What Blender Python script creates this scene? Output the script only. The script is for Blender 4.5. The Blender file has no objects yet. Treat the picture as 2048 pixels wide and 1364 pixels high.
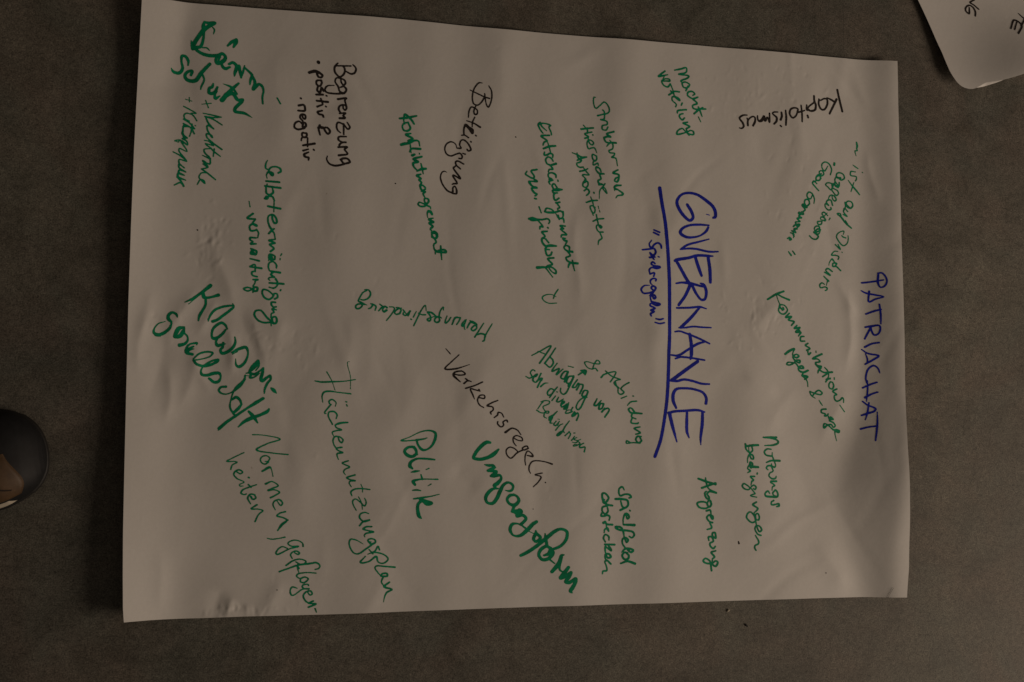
import bpy, bmesh, math, random
import numpy as np

sc = bpy.context.scene
COLL = sc.collection
MM = 0.001

# ------------------------------------------------------------------ camera
CAM_LOC = (-0.42328, -0.14774, 1.45834)
CAM_ROT = (0.076801, -0.254537, 0.001729)
CAM_LENS = 45.7031
cam_data = bpy.data.cameras.new('camera')
cam = bpy.data.objects.new('camera', cam_data)
COLL.objects.link(cam)
cam.location = CAM_LOC
cam.rotation_euler = CAM_ROT
cam_data.sensor_width = 36.0
cam_data.lens = CAM_LENS
cam_data.clip_start = 0.05
cam_data.clip_end = 100.0
sc.camera = cam

# ------------------------------------------------------------------ room light
world = bpy.data.worlds.new('World')
sc.world = world
world.use_nodes = True
bgn = world.node_tree.nodes['Background']
bgn.inputs['Color'].default_value = (1.0, 0.797, 0.625, 1)
bgn.inputs['Strength'].default_value = 0.045

def area(name, loc, target, sx, sy, power, col):
    d = bpy.data.lights.new(name, 'AREA')
    d.shape = 'RECTANGLE'; d.size = sx; d.size_y = sy
    d.energy = power; d.color = col
    o = bpy.data.objects.new(name, d); COLL.objects.link(o)
    o.location = loc
    v = np.array(target) - np.array(loc)
    from mathutils import Vector
    o.rotation_euler = Vector(v).to_track_quat('-Z', 'Y').to_euler()
    return o
area('window_light', (2.7, -1.05, 1.42), (0.0, 0.0, 0.0), 1.3, 1.1, 42.0, (1.0, 0.797, 0.625))

sc.view_settings.view_transform = 'Standard'
sc.view_settings.look = 'None'
sc.view_settings.exposure = 0.0
sc.view_settings.gamma = 1.0
sc.view_settings.use_curve_mapping = False

# ------------------------------------------------------------------ helpers
def new_mat(name):
    m = bpy.data.materials.new(name); m.use_nodes = True
    nt = m.node_tree
    return m, nt, nt.nodes, nt.links, nt.nodes['Principled BSDF']

def noise(N, L, vec, scale, detail=4, rough=0.55, dist=0.0):
    n = N.new('ShaderNodeTexNoise')
    n.inputs['Scale'].default_value = scale; n.inputs['Detail'].default_value = detail
    n.inputs['Roughness'].default_value = rough; n.inputs['Distortion'].default_value = dist
    L.new(vec, n.inputs['Vector'])
    return n.outputs['Fac']

def ramp(N, L, fac, stops):
    r = N.new('ShaderNodeValToRGB')
    el = r.color_ramp.elements
    while len(el) < len(stops): el.new(0.5)
    for e, (p, c) in zip(el, stops):
        e.position = p; e.color = c if len(c) == 4 else (*c, 1)
    L.new(fac, r.inputs['Fac'])
    return r.outputs['Color']

def mix(N, L, a, b, fac, mode='MIX'):
    m = N.new('ShaderNodeMix'); m.data_type = 'RGBA'; m.blend_type = mode
    for s, v in ((m.inputs[6], a), (m.inputs[7], b)):
        if isinstance(v, tuple): s.default_value = v if len(v) == 4 else (*v, 1)
        else: L.new(v, s)
    if isinstance(fac, float): m.inputs[0].default_value = fac
    else: L.new(fac, m.inputs[0])
    return m.outputs[2]

def bump(N, L, h, strength, dist, normal=None):
    b = N.new('ShaderNodeBump')
    b.inputs['Strength'].default_value = strength; b.inputs['Distance'].default_value = dist
    L.new(h, b.inputs['Height'])
    if normal is not None: L.new(normal, b.inputs['Normal'])
    return b.outputs['Normal']

def grey(v): return (v, v, v, 1)

def mesh_obj(name, verts, faces, mat, parent=None, smooth=False):
    me = bpy.data.meshes.new(name)
    me.from_pydata([tuple(map(float, v)) for v in verts], [], [tuple(map(int, f)) for f in faces])
    me.update()
    if smooth:
        me.polygons.foreach_set('use_smooth', [True] * len(me.polygons))
    o = bpy.data.objects.new(name, me); COLL.objects.link(o)
    me.materials.append(mat)
    if parent: o.parent = parent
    return o

def tag(o, label, cat=None, kind=None):
    o['label'] = label
    if cat: o['category'] = cat
    if kind: o['kind'] = kind
    return o

def grid_faces(nu, nv):
    return [(i * nv + j, i * nv + j + 1, (i + 1) * nv + j + 1, (i + 1) * nv + j) for i in range(nu - 1) for j in range(nv - 1)]

# ------------------------------------------------------------------ materials
def floor_material():
    m, nt, N, L, P = new_mat('linoleum')
    tc = N.new('ShaderNodeTexCoord').outputs['Object']
    big = noise(N, L, tc, 3.0, 5, 0.6, 0.6)
    mid = noise(N, L, tc, 22.0, 6, 0.65, 0.8)
    fine = noise(N, L, tc, 170.0, 5, 0.7)
    grain = noise(N, L, tc, 620.0, 3, 0.6)
    c = ramp(N, L, mid, [(0.30, (0.112, 0.104, 0.089)), (0.50, (0.150, 0.140, 0.122)), (0.72, (0.190, 0.176, 0.153))])
    c = mix(N, L, c, ramp(N, L, big, [(0.3, (0.80, 0.80, 0.80)), (0.7, (1.12, 1.08, 1.02))]), 1.0, 'MULTIPLY')
    c = mix(N, L, c, ramp(N, L, fine, [(0.30, grey(0.70)), (0.5, grey(1.0)), (0.7, grey(1.24))]), 1.0, 'MULTIPLY')
    c = mix(N, L, c, ramp(N, L, grain, [(0.34, grey(0.60)), (0.66, grey(1.40))]), 1.0, 'MULTIPLY')
    c = mix(N, L, c, ramp(N, L, noise(N, L, tc, 8.0, 4, 0.6, 1.0), [(0.35, (1.04, 0.985, 0.95)), (0.65, (0.95, 1.02, 1.0))]), 1.0, 'MULTIPLY')
    fibre = noise(N, L, tc, 210.0, 4, 0.6, 3.0)
    c = mix(N, L, c, ramp(N, L, fibre, [(0.34, grey(0.52)), (0.45, grey(1.0)), (0.60, grey(1.0)), (0.71, grey(1.5))]), 1.0, 'MULTIPLY')
    # fine welded joint between two lengths of floor covering
    sep = N.new('ShaderNodeSeparateXYZ'); L.new(tc, sep.inputs[0])
    a = N.new('ShaderNodeMath'); a.operation = 'SUBTRACT'; L.new(sep.outputs[0], a.inputs[0]); a.inputs[1].default_value = 0.3905
    ab = N.new('ShaderNodeMath'); ab.operation = 'ABSOLUTE'; L.new(a.outputs[0], ab.inputs[0])
    lt = N.new('ShaderNodeMath'); lt.operation = 'LESS_THAN'; L.new(ab.outputs[0], lt.inputs[0]); lt.inputs[1].default_value = 0.0008
    gt = N.new('ShaderNodeMath'); gt.operation = 'GREATER_THAN'; L.new(sep.outputs[1], gt.inputs[0]); gt.inputs[1].default_value = 0.0
    mu = N.new('ShaderNodeMath'); mu.operation = 'MULTIPLY'; L.new(lt.outputs[0], mu.inputs[0]); L.new(gt.outputs[0], mu.inputs[1])
    mu2 = N.new('ShaderNodeMath'); mu2.operation = 'MULTIPLY'; L.new(mu.outputs[0], mu2.inputs[0]); mu2.inputs[1].default_value = 0.35
    c = mix(N, L, c, (0.05, 0.045, 0.04), mu2.outputs[0])
    L.new(c, P.inputs['Base Color'])
    L.new(ramp(N, L, mid, [(0.3, grey(0.52)), (0.7, grey(0.62))]), P.inputs['Roughness'])
    P.inputs['Specular IOR Level'].default_value = 0.34
    nrm = bump(N, L, fine, 0.18, 0.0006)
    L.new(bump(N, L, grain, 0.12, 0.0003, nrm), P.inputs['Normal'])
    return m

def paper_material(name, tint=(0.80, 0.785, 0.755)):
    m, nt, N, L, P = new_mat(name)
    tc = N.new('ShaderNodeTexCoord').outputs['Object']
    cloud = noise(N, L, tc, 9.0, 4, 0.6)
    fib = noise(N, L, tc, 260.0, 4, 0.65)
    speck = noise(N, L, tc, 75.0, 2, 0.5)
    c = mix(N, L, (*tint, 1), ramp(N, L, cloud, [(0.3, (0.965, 0.96, 0.95)), (0.7, (1.0, 1.0, 1.0))]), 1.0, 'MULTIPLY')
    c = mix(N, L, c, ramp(N, L, fib, [(0.3, grey(0.975)), (0.7, grey(1.015))]), 1.0, 'MULTIPLY')
    c = mix(N, L, c, (0.34, 0.30, 0.24), ramp(N, L, speck, [(0.800, grey(0.0)), (0.825, grey(0.6))]))
    L.new(c, P.inputs['Base Color'])
    P.inputs['Roughness'].default_value = 0.62
    P.inputs['Specular IOR Level'].default_value = 0.25
    crk = noise(N, L, tc, 38.0, 5, 0.6, 0.4)
    nrm = bump(N, L, crk, 0.13, 0.0016)
    nrm = bump(N, L, noise(N, L, tc, 105.0, 3, 0.55, 0.8), 0.06, 0.0009, nrm)
    L.new(bump(N, L, fib, 0.06, 0.0003, nrm), P.inputs['Normal'])
    return m

def ink_material(name, col, dry=0.0):
    m, nt, N, L, P = new_mat(name)
    tc = N.new('ShaderNodeTexCoord').outputs['Object']
    n1 = noise(N, L, tc, 130.0, 3, 0.6)
    c = mix(N, L, (*col, 1), ramp(N, L, n1, [(0.3, grey(0.72)), (0.7, grey(1.25))]), 1.0, 'MULTIPLY')
    L.new(c, P.inputs['Base Color'])
    P.inputs['Roughness'].default_value = 0.55
    P.inputs['Specular IOR Level'].default_value = 0.2
    return m

def plain(name, col, rough=0.5, spec=0.5, nscale=60.0, var=0.2, bmp=0.1, bd=0.001):
    m, nt, N, L, P = new_mat(name)
    tc = N.new('ShaderNodeTexCoord').outputs['Object']
    n1 = noise(N, L, tc, nscale, 5, 0.65)
    c = mix(N, L, (*col, 1), ramp(N, L, n1, [(0.3, grey(1 - var)), (0.7, grey(1 + var))]), 1.0, 'MULTIPLY')
    L.new(c, P.inputs['Base Color'])
    P.inputs['Roughness'].default_value = rough
    P.inputs['Specular IOR Level'].default_value = spec
    L.new(bump(N, L, n1, bmp, bd), P.inputs['Normal'])
    return m

M_FLOOR = floor_material()
M_PAPER = paper_material('flipchart_paper')
M_PAPER_B = paper_material('second_paper', (0.80, 0.785, 0.76))
INK_MAT = {'green': ink_material('green_marker', (0.001, 0.28, 0.125)),
           'blue': ink_material('blue_marker', (0.010, 0.022, 0.45)),
           'black': ink_material('black_marker', (0.030, 0.024, 0.022))}

# ------------------------------------------------------------------ the floor
fl = mesh_obj('floor', [(-3, -3, 0), (3, -3, 0), (3, 3, 0), (-3, 3, 0)], [(0, 1, 2, 3)], M_FLOOR)
fl['kind'] = 'structure'

# ------------------------------------------------------------------ the flip-chart sheet
CRUMB_A = (0.2233, -0.3486)
CRUMB_B = (0.2464, -0.3665)
SHEET_B = [(483.8, 441.8), (494.6, 420.8), (501.2, 407.3), (510.2, 387.7), (518.9, 366.8), (524.9, 353.2), (530.7, 337.8), (534.9, 327.7), (539.2, 320.4), (545.3, 312.6), (551.0, 308.5), (557.6, 306.5), (564.9, 306.3), (569.9, 308.2), (574.9, 311.0), (581.0, 314.4), (589.4, 315.9), (599.0, 317.4), (612.5, 320.8), (628.0, 325.8), (656.2, 335.9), (741.0, 366.8), (860.3, 410.4)]
LIP = [(569.7, 307.9), (574.2, 308.9), (581.2, 310.7), (588.6, 313.0), (596.0, 315.3), (602.1, 317.9)]
CREASES = [
(-412.5, 347.7, -428.5, 210.7, 22, -1.6),
(-385.6, 79.0, -359.7, -14.6, 11, 1.8),
(-400.7, 28.5, -433.5, -49.2, 9, 1.6),
(-370.5, -14.8, -358.5, -80.8, 7, 1.9),
(-354.7, 7.8, -334.4, -69.4, 8, -1.1),
(-341.0, 2.6, -326.0, -80.3, 7, 1.0),
(-381.7, 12.5, -396.8, -37.5, 7, 1.3),
(-428.0, -59.9, -431.7, -135.9, 7, 1.3),
(-404.6, -43.1, -384.9, -103.0, 7, 1.2),
(-450.4, 5.0, -464.1, -82.2, 7, 1.2),
(-305.4, -2.0, -317.9, -80.2, 9, 1.0),
(-391.4, -37.4, -421.5, -119.6, 9, 1.3),
(-333.3, 30.7, -310.2, -46.8, 14, 1.2),
(-434.2, -16.4, -447.5, -125.1, 10, -1.0),
(-450.9, 26.8, -454.4, -49.6, 8, 0.9),
(-318.3, 304.1, -313.4, 161.3, 22, 1.3),
(-199.2, 35.1, -220.3, -118.2, 20, 1.4),
(-135.1, -43.4, -197.3, -157.4, 26, 1.3),
(-82.3, -19.2, -69.7, -248.7, 24, 1.0),
(-7.2, -5.7, 1.8, -261.2, 22, -1.1),
(33.0, 138.4, 35.7, -4.6, 8, 1.0),
(127.2, 82.2, 119.8, -74.3, 24, 0.9),
(297.1, 32.9, 256.2, -23.6, 12, 1.2),
(365.4, 53.8, 405.9, 4.7, 7, 1.0),
(353.3, 141.4, 386.1, 54.5, 9, -0.9),
(393.1, 54.7, 383.6, -70.7, 8, 1.3),
(242.5, -60.5, 295.1, -96.4, 10, 1.0),
(322.3, -71.5, 267.7, -145.3, 14, 1.0),
(383.6, -70.7, 347.8, -157.4, 12, 1.1),
(332.4, -266.9, 385.1, -334.8, 16, 1.5),
(294.3, -145.2, 346.3, -242.9, 18, -0.9),
(-232.9, -0.0, -237.6, -79.1, 12, 1.0),
(-168.6, -191.2, -229.6, -290.3, 24, 1.2),
(-116.8, -174.4, -81.6, -203.1, 12, -0.9),
(-306.4, -294.0, -321.8, -342.1, 10, 1.4),
(-367.8, -303.2, -375.1, -340.4, 9, -1.5),
(-354.4, -314.3, -361.8, -340.9, 5, 1.2),
(-53.2, 337.6, -65.1, 228.6, 16, 0.9),
(-166.7, 292.7, -147.8, 118.0, 30, 1.0),
(178.4, 47.6, 196.3, -109.4, 26, 1.0),
(71.0, 261.9, 82.9, 92.5, 22, 0.8),
(233.8, 304.5, 238.5, 148.5, 20, -0.8),
(-275.9, -135.3, -285.2, -256.3, 24, 1.0),
(-410.2, -157.4, -412.4, -307.4, 26, 0.9),
(-439.5, -253.6, -427.4, -336.1, 9, 0.9),
(417.7, 227.7, 429.9, 145.0, 7, 0.9),
(-40.1, -271.9, 62.6, -291.2, 20, 0.6)]
DENTS = [
(-348.7, -331.6, 15.6, 4.8, 46, 0.6),
(-300.7, -315.8, 18.0, 12.0, 10, 0.3),
(-310.3, -41.2, 24.1, 7.2, 26, 0.35),
(-388.3, 78.8, 9.6, 18.0, 60, 0.42),
(-393.2, 50.9, 8.4, 12.0, 24, 0.32),
(-434.0, -27.4, 12.0, 24.1, 16, 0.4),
(-337.6, -41.8, 12.0, 24.1, 14, 0.4),
(257.0, 281.0, 36.1, 30.1, 70, 0.34),
(256.5, 1.0, 21.0, 18.0, 50, 0.36),
(319.3, 152.4, 24.1, 36.1, 40, 0.28),
(342.5, 306.1, 30.1, 15.0, 14, 0.3),
(-288.3, -40.8, 18.0, 12.0, 10, 0.3),
(296.6, 2.0, 12.0, 24.1, 10, 0.3),
(-22.3, -192.0, 18.0, 24.1, 14, 0.25),
(-165.0, 82.4, 90.2, 90.2, 14, 0.2),
(-71.1, 192.6, 120.3, 96.2, 16, 0.18)]
EDGE = {
'top': [(-465.9, 334.2), (-452.3, 335.5), (-435.9, 336.9), (-404.2, 337.2), (-291.1, 338.4), (-179.2, 339.3), (-60.5, 337.0), (64.0, 337.2), (193.5, 337.9), (327.3, 337.2), (366.2, 337.2), (425.4, 336.6), (459.5, 336.2)],
'bottom': [(-468.8, -337.0), (-443.1, -336.9), (-420.6, -337.2), (-392.0, -337.5), (-345.6, -337.2), (-257.0, -338.0), (-58.5, -336.8), (122.9, -337.0), (348.1, -337.0), (400.6, -337.2), (435.4, -337.7), (453.8, -337.9)],
'left': [(-465.9, 334.2), (-467.4, 282.0), (-469.1, 221.1), (-470.4, 165.5), (-471.6, 83.8), (-472.4, 2.8), (-472.4, -104.3), (-472.2, -183.6), (-471.9, -243.2), (-471.0, -288.9), (-470.0, -323.0), (-468.8, -337.0)],
'right': [(459.5, 336.2), (459.9, 305.3), (459.8, 248.4), (458.5, 182.4), (457.5, 54.9), (456.0, -54.4), (453.3, -157.2), (452.7, -218.3), (454.1, -266.1), (455.5, -302.4), (453.8, -337.9)]}
def paper_height(x, y):
    """Lift of the flip-chart sheet off the floor in mm at sheet position x, y (mm)."""
    x = np.asarray(x, float); y = np.asarray(y, float)
    z = np.full(np.broadcast(x, y).shape, 3.0)
    # left border curls up behind a fold line, right border lifts in a soft roll
    sp = lambda d, k: k * np.logaddexp(0.0, d / k)
    xb = -436.0 + 19.0 * np.clip((y - 240.0) / 100.0, 0, 1) + 14.0 * np.clip((-y - 60.0) / 200.0, 0, 1) - 10.0 * np.exp(-((y - 30.0) / 90.0) ** 2)
    kb = 13.0 - 8.0 * np.clip((y - 140.0) / 130.0, 0, 1)
    z = z + (0.36 + 0.05 * np.sin(y / 70.0)) * kb * np.logaddexp(0.0, (xb - x) / kb)
    xr = 408.0 + 11.0 * np.clip(y / 300.0, 0, 1) - 38.0 * np.exp(-((y + 215.0) / 90.0) ** 2)
    sr = 0.36 - 0.13 * np.clip((y + 20.0) / 300.0, 0, 1)
    z = z + sr * (sp(x - xr, 7.0) - sp(x - 452.0 + 14.0 * np.clip((-y - 120.0) / 150.0, 0, 1), 5.0))
    r = np.random.RandomState(11)
    # long soft undulations, mostly running across the short side
    for i in range(16):
        lam = r.uniform(75, 210); ang = r.normal(0, 0.28); ph = r.uniform(0, 6.28)
        a = 0.0038 * lam * r.uniform(0.5, 1.0)
        u = x * np.cos(ang) + y * np.sin(ang)
        v = -x * np.sin(ang) + y * np.cos(ang)
        z = z + a * np.sin(6.2832 * u / lam + ph) * (0.55 + 0.45 * np.sin(v / r.uniform(60, 160) + ph * 2))
    # handling creases: x0, y0, x1, y1, width, height
    for (x0, y0, x1, y1, cw, ch) in CREASES:
        dx, dy = x1 - x0, y1 - y0; L = math.hypot(dx, dy)
        u = ((x - x0) * dx + (y - y0) * dy) / L
        d = ((x - x0) * dy - (y - y0) * dx) / L
        d = d + 3.0 * np.sin(u / 17.0 + x0)
        e = np.clip(u / (0.35 * L), 0, 1) * np.clip((L - u) / (0.35 * L), 0, 1)
        z = z + ch * np.exp(-np.abs(d / cw) ** 1.6) * e * e * (3 - 2 * e)
    # faint random handling ripples over the whole sheet
    for i in range(110):
        cx = r.uniform(-460, 455); cy = r.uniform(-335, 335); an = r.normal(1.45, 0.45)
        L = r.uniform(35, 130); cw = r.uniform(5, 11); ch = r.uniform(-1, 1) * 0.075 * cw
        ca, sa = math.cos(an), math.sin(an)
        u = (x - cx) * ca + (y - cy) * sa; d = -(x - cx) * sa + (y - cy) * ca + 2.5 * np.sin((x + y) / 23.0 + i)
        z = z + ch * np.exp(-(d / cw) ** 2 - (2 * u / L) ** 2)
    # small dents scattered in patches
    for (cx, cy, sx, sy, n, ch) in DENTS:
        for i in range(n):
            px = cx + r.normal(0, sx); py = cy + r.normal(0, sy)
            ww = r.uniform(0.95, 2.2); ll = ww * r.uniform(1, 3.2); an = r.normal(1.4, 0.4)
            am = r.uniform(-1, 1); ca, sa = math.cos(an), math.sin(an)
            m = (np.abs(x - px) < 30) & (np.abs(y - py) < 30)
            if not m.any(): continue
            xm, ym = np.broadcast_to(x, z.shape)[m] - px, np.broadcast_to(y, z.shape)[m] - py
            z[m] += ch * am * np.exp(-((xm * ca + ym * sa) / ll) ** 2 - ((-xm * sa + ym * ca) / ww) ** 2)
    return 0.5 + np.logaddexp(0.0, z - 0.5)

def second_height(x, y):
    """Lift of the smaller sheet: its near border rises, its left border stands a little off the floor."""
    x = np.asarray(x, float); y = np.asarray(y, float)
    db = np.clip((x - 577.0) * -0.328 + (y - 310.0) * 0.945, -5, 500)
    dl = np.clip((x - 536.0) * 0.889 + (y - 337.0) * 0.458, -5, 900)
    q = np.clip((dl + 10.0) / 120.0, 0, 1); q = q * q * (3 - 2 * q)
    return 1.5 + (10.0 + 27.0 * q) * np.exp(-(np.abs(db + 5.0) / 80.0) ** 1.5) + 3.0 * np.exp(-(np.abs(dl + 5.0) / 75.0) ** 1.5)


def resample(pts, n):
    p = np.array(pts, float)
    s = np.r_[0, np.cumsum(np.hypot(*np.diff(p, axis=0).T))]; s /= s[-1]
    q = np.linspace(0, 1, n)
    return np.stack([np.interp(q, s, p[:, 0]), np.interp(q, s, p[:, 1])], 1)

NU, NV = 620, 450
top = resample(EDGE['top'], NU); bot = resample(EDGE['bottom'], NU)
lef = resample(EDGE['left'], NV); rig = resample(EDGE['right'], NV)   # top to bottom
u = np.linspace(0, 1, NU)[:, None, None]; v = np.linspace(0, 1, NV)[None, :, None]
coons = (1 - v) * top[:, None] + v * bot[:, None] + (1 - u) * lef[None] + u * rig[None] \
    - ((1 - u) * (1 - v) * top[0] + u * (1 - v) * top[-1] + (1 - u) * v * bot[0] + u * v * bot[-1])
PZ = paper_height(coons[..., 0], coons[..., 1])
pv = np.concatenate([coons, PZ[..., None]], -1).reshape(-1, 3) * MM
chart = mesh_obj('flipchart_sheet', pv, [f[::-1] for f in grid_faces(NU, NV)], M_PAPER, smooth=True)
tag(chart, 'large white flip-chart sheet covered in green, blue and black handwriting, lying on the floor', 'paper sheet')

# ------------------------------------------------------------------ the second sheet with its curled corner
def smooth_curve(p, n):
    p = np.array(p, float)
    s = np.r_[0, np.cumsum(np.hypot(*np.diff(p[:, :2], axis=0).T))]
    q = np.concatenate([np.linspace(s[i], s[i + 1], n, endpoint=False) for i in range(len(s) - 1)] + [[s[-1]]])
    t = np.gradient(p, s, axis=0)
    out = []
    for x in q:
        i = min(max(np.searchsorted(s, x, side='right') - 1, 0), len(s) - 2)
        h = s[i + 1] - s[i]; k = (x - s[i]) / h
        out.append((2 * k**3 - 3 * k**2 + 1) * p[i] + (k**3 - 2 * k**2 + k) * h * t[i] + (-2 * k**3 + 3 * k**2) * p[i + 1] + (k**3 - k**2) * h * t[i + 1])
    return np.array(out)
BC = smooth_curve(SHEET_B, 8)
NB = len(BC)
far = np.stack([np.linspace(600, 1180, NB), np.linspace(1000, 640, NB)], 1)
rr = np.linspace(0, 1, 80) ** 2.0
bv = []
for i in range(NB):
    for r in rr:
        p = BC[i, :2] * (1 - r) + far[i] * r
        bv.append((p[0], p[1], float(second_height(p[0], p[1]))))
bv = np.array(bv)
bf = grid_faces(NB, len(rr))
# the free edge turns down into a narrow lip that catches the light
lipc = resample(LIP, 40)
k0 = len(bv); sel = []
for (x, y) in lipc:
    i = int(np.argmin(np.hypot(BC[:, 0] - x, BC[:, 1] - y))); sel.append(i)
    w = math.hypot(BC[i, 0] - x, BC[i, 1] - y)
    bv = np.vstack([bv, (x, y, float(second_height(BC[i, 0], BC[i, 1])) - 1.1 * w)])
for a in range(len(lipc) - 1):
    i, j = sel[a] * len(rr), sel[a + 1] * len(rr)
    bf.append((i, j, k0 + a + 1, k0 + a) if i != j else (i, k0 + a + 1, k0 + a))
curled = mesh_obj('paper_sheet', bv * MM, bf, M_PAPER_B, smooth=True)
tag(curled, 'smaller white paper sheet with a curled corner and black capitals, beside the large sheet', 'paper sheet')
from mathutils.bvhtree import BVHTree
from mathutils import Vector
_bvh = BVHTree.FromPolygons([tuple(v) for v in bv], bf)
_bvc = BVHTree.FromPolygons([tuple(v) for v in np.concatenate([coons, PZ[..., None]], -1).reshape(-1, 3)], grid_faces(NU, NV))
def surface_height(x, y, tree):
    z = np.zeros(x.shape)
    for i in range(len(x)):
        hit = tree.ray_cast(Vector((x[i], y[i], 200.0)), Vector((0, 0, -1)))
        z[i] = hit[0].z if hit[0] is not None else 4.0
    return z

# ------------------------------------------------------------------ handwriting: marker strokes x,y,width in tenths of a mm on the sheet
INK = []
INK.append(('handwriting', 'smudged thick green scrawl in the corner with a struck-over initial', 'green', 'chart', '''
-3988,3169,23 -3944,3160,35 -3877,3167,35 -3943,3122,43 -3990,3081,47 -4052,2993,43 -4105,2898,47
-3988,3173,19 -3999,3122,39 -3994,3081,43
-3990,3073,23 -3998,2972,27 -4026,2887,33 -4097,2870,47
-3904,3121,9 -3879,3090,16 -3888,3039,8
-4128,2947,8 -4117,2906,31 -4108,2857,39
-4089,2862,31 -4017,2813,35 -3937,2792,39 -3834,2801,37 -3787,2824,35 -3754,2791,33 -3769,2748,43 -3840,2709,35 -3862,2741,23 -3842,2784,31
-3810,2787,17 -3833,2735,23
-3793,2746,23 -3788,2689,31 -3752,2657,35 -3704,2679,23
-4006,2876,12 -3955,2875,16 -3930,2852,12
-3732,2919,20 -3689,2965,35 -3637,3003,24
-3668,2908,20 -3641,2969,43 -3629,2995,20
-3713,2712,27 -3673,2733,33 -3632,2702,33 -3647,2617,31 -3652,2579,9
-3643,2617,24 -3604,2704,27 -3595,2655,35 -3578,2569,20
-3578,2577,20 -3557,2641,24 -3542,2710,11
-3543,2689,20 -3470,2623,28 -3458,2607,28 -3475,2547,28 -3480,2497,13
-3462,2607,25 -3426,2530,32 -3441,2449,39
-3439,2449,35 -3379,2508,32 -3347,2489,28 -3330,2431,21 -3341,2364,21 -3336,2290,19
-3179,2365,13 -3142,2302,16
-4156,2668,15 -4153,2714,27 -4185,2765,31 -4221,2766,31 -4227,2708,23 -4214,2626,31 -4248,2574,35 -4311,2582,31 -4333,2618,8
-4122,2559,28 -4111,2605,31 -4162,2591,31 -4186,2546,33 -4160,2503,39 -4074,2499,43 -4012,2589,39 -3921,2696,33
-4000,2574,23 -3979,2517,19 -4009,2432,19 -4015,2403,11
-3880,2478,14 -3891,2440,31 -3921,2421,31 -3920,2368,35 -3866,2375,37 -3835,2440,23
-3846,2393,31 -3859,2359,23 -3854,2314,35 -3806,2343,12
-3772,2484,6 -3676,2448,28 -3619,2379,17
-3606,2501,24 -3683,2422,39 -3781,2299,51
-3781,2299,31 -3722,2370,55 -3667,2382,43 -3609,2313,35 -3557,2320,31 -3569,2294,35 -3636,2218,35 -3639,2184,35 -3535,2167,31 -3451,2125,6
'''))
INK.append(('handwriting', 'two narrow slanted green lines each starting with a plus sign', 'green', 'chart', '''
-3998,2237,7 -3899,2254,11
-3959,2285,11 -3927,2202,11
-3982,2137,12 -3861,2118,16 -3785,2106,9 -3884,2095,16 -3963,2102,14 -3876,2076,16 -3776,2019,15
-3956,2100,16 -3923,2028,19 -3866,1968,14 -3914,2000,20 -3936,1998,19 -3933,1953,16 -3880,1870,17 -3890,1894,20 -3940,1909,16 -3939,1875,15 -3879,1817,17 -3774,1744,18
-3962,1834,11 -3919,1827,12 -3871,1793,17
-3866,1781,15 -3950,1796,14 -3893,1750,17 -3853,1712,17 -3789,1666,13
-3855,1744,16 -3864,1662,14
-3889,1746,12 -3963,1732,15 -3960,1701,17 -3895,1631,17 -3979,1665,11
-3915,1659,17 -3897,1623,17 -3902,1572,15 -3977,1606,15 -3921,1535,15 -3975,1569,11
-3976,1606,14 -3921,1539,15 -3987,1511,14
-3987,1511,15 -3928,1473,17 -3835,1401,15
-3935,1473,14 -3990,1466,12 -4013,1419,14 -3989,1388,15 -3949,1354,16 -3961,1386,15 -3997,1392,15 -4031,1337,11
-4173,2282,9 -4107,2266,9
-4134,2304,9 -4132,2254,9
-4191,2200,15 -4130,2171,15 -4059,2131,12 -4110,2126,15 -4081,2097,15 -4049,2049,14
-4102,2116,12 -4161,2125,14 -4185,2105,15 -4179,2065,15 -4131,2040,14
-4191,2056,15 -4127,2019,16 -4071,1959,15
-4065,1995,12 -4062,1991,12
-4190,2007,17 -4110,1963,17 -4074,1902,17
-4099,2009,14 -4106,1930,14 -4124,1868,11
-4182,1999,17 -4193,1965,17 -4196,1924,19 -4199,1891,22 -4147,1849,16 -4179,1860,28 -4199,1899,19
-4193,1973,19 -4142,1977,16 -4079,1957,14
-4194,1838,25 -4154,1812,17 -4144,1773,16 -4201,1809,21 -4233,1821,15 -4271,1812,12 -4278,1803,10
-4279,1811,11 -4240,1796,10 -4231,1815,11
-4209,1800,19 -4148,1699,12 -4227,1725,15 -4234,1704,16 -4158,1603,17
-4294,1683,12 -4213,1644,17 -4150,1589,15 -4227,1602,15 -4227,1561,17 -4172,1514,15 -4229,1549,17 -4226,1512,19 -4155,1468,12 -4224,1484,19 -4229,1451,19 -4170,1430,12 -4233,1455,17 -4236,1410,24 -4157,1378,14
-4247,1405,15 -4208,1367,19 -4175,1310,21 -4191,1331,17 -4211,1346,16 -4275,1316,14
'''))
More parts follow.
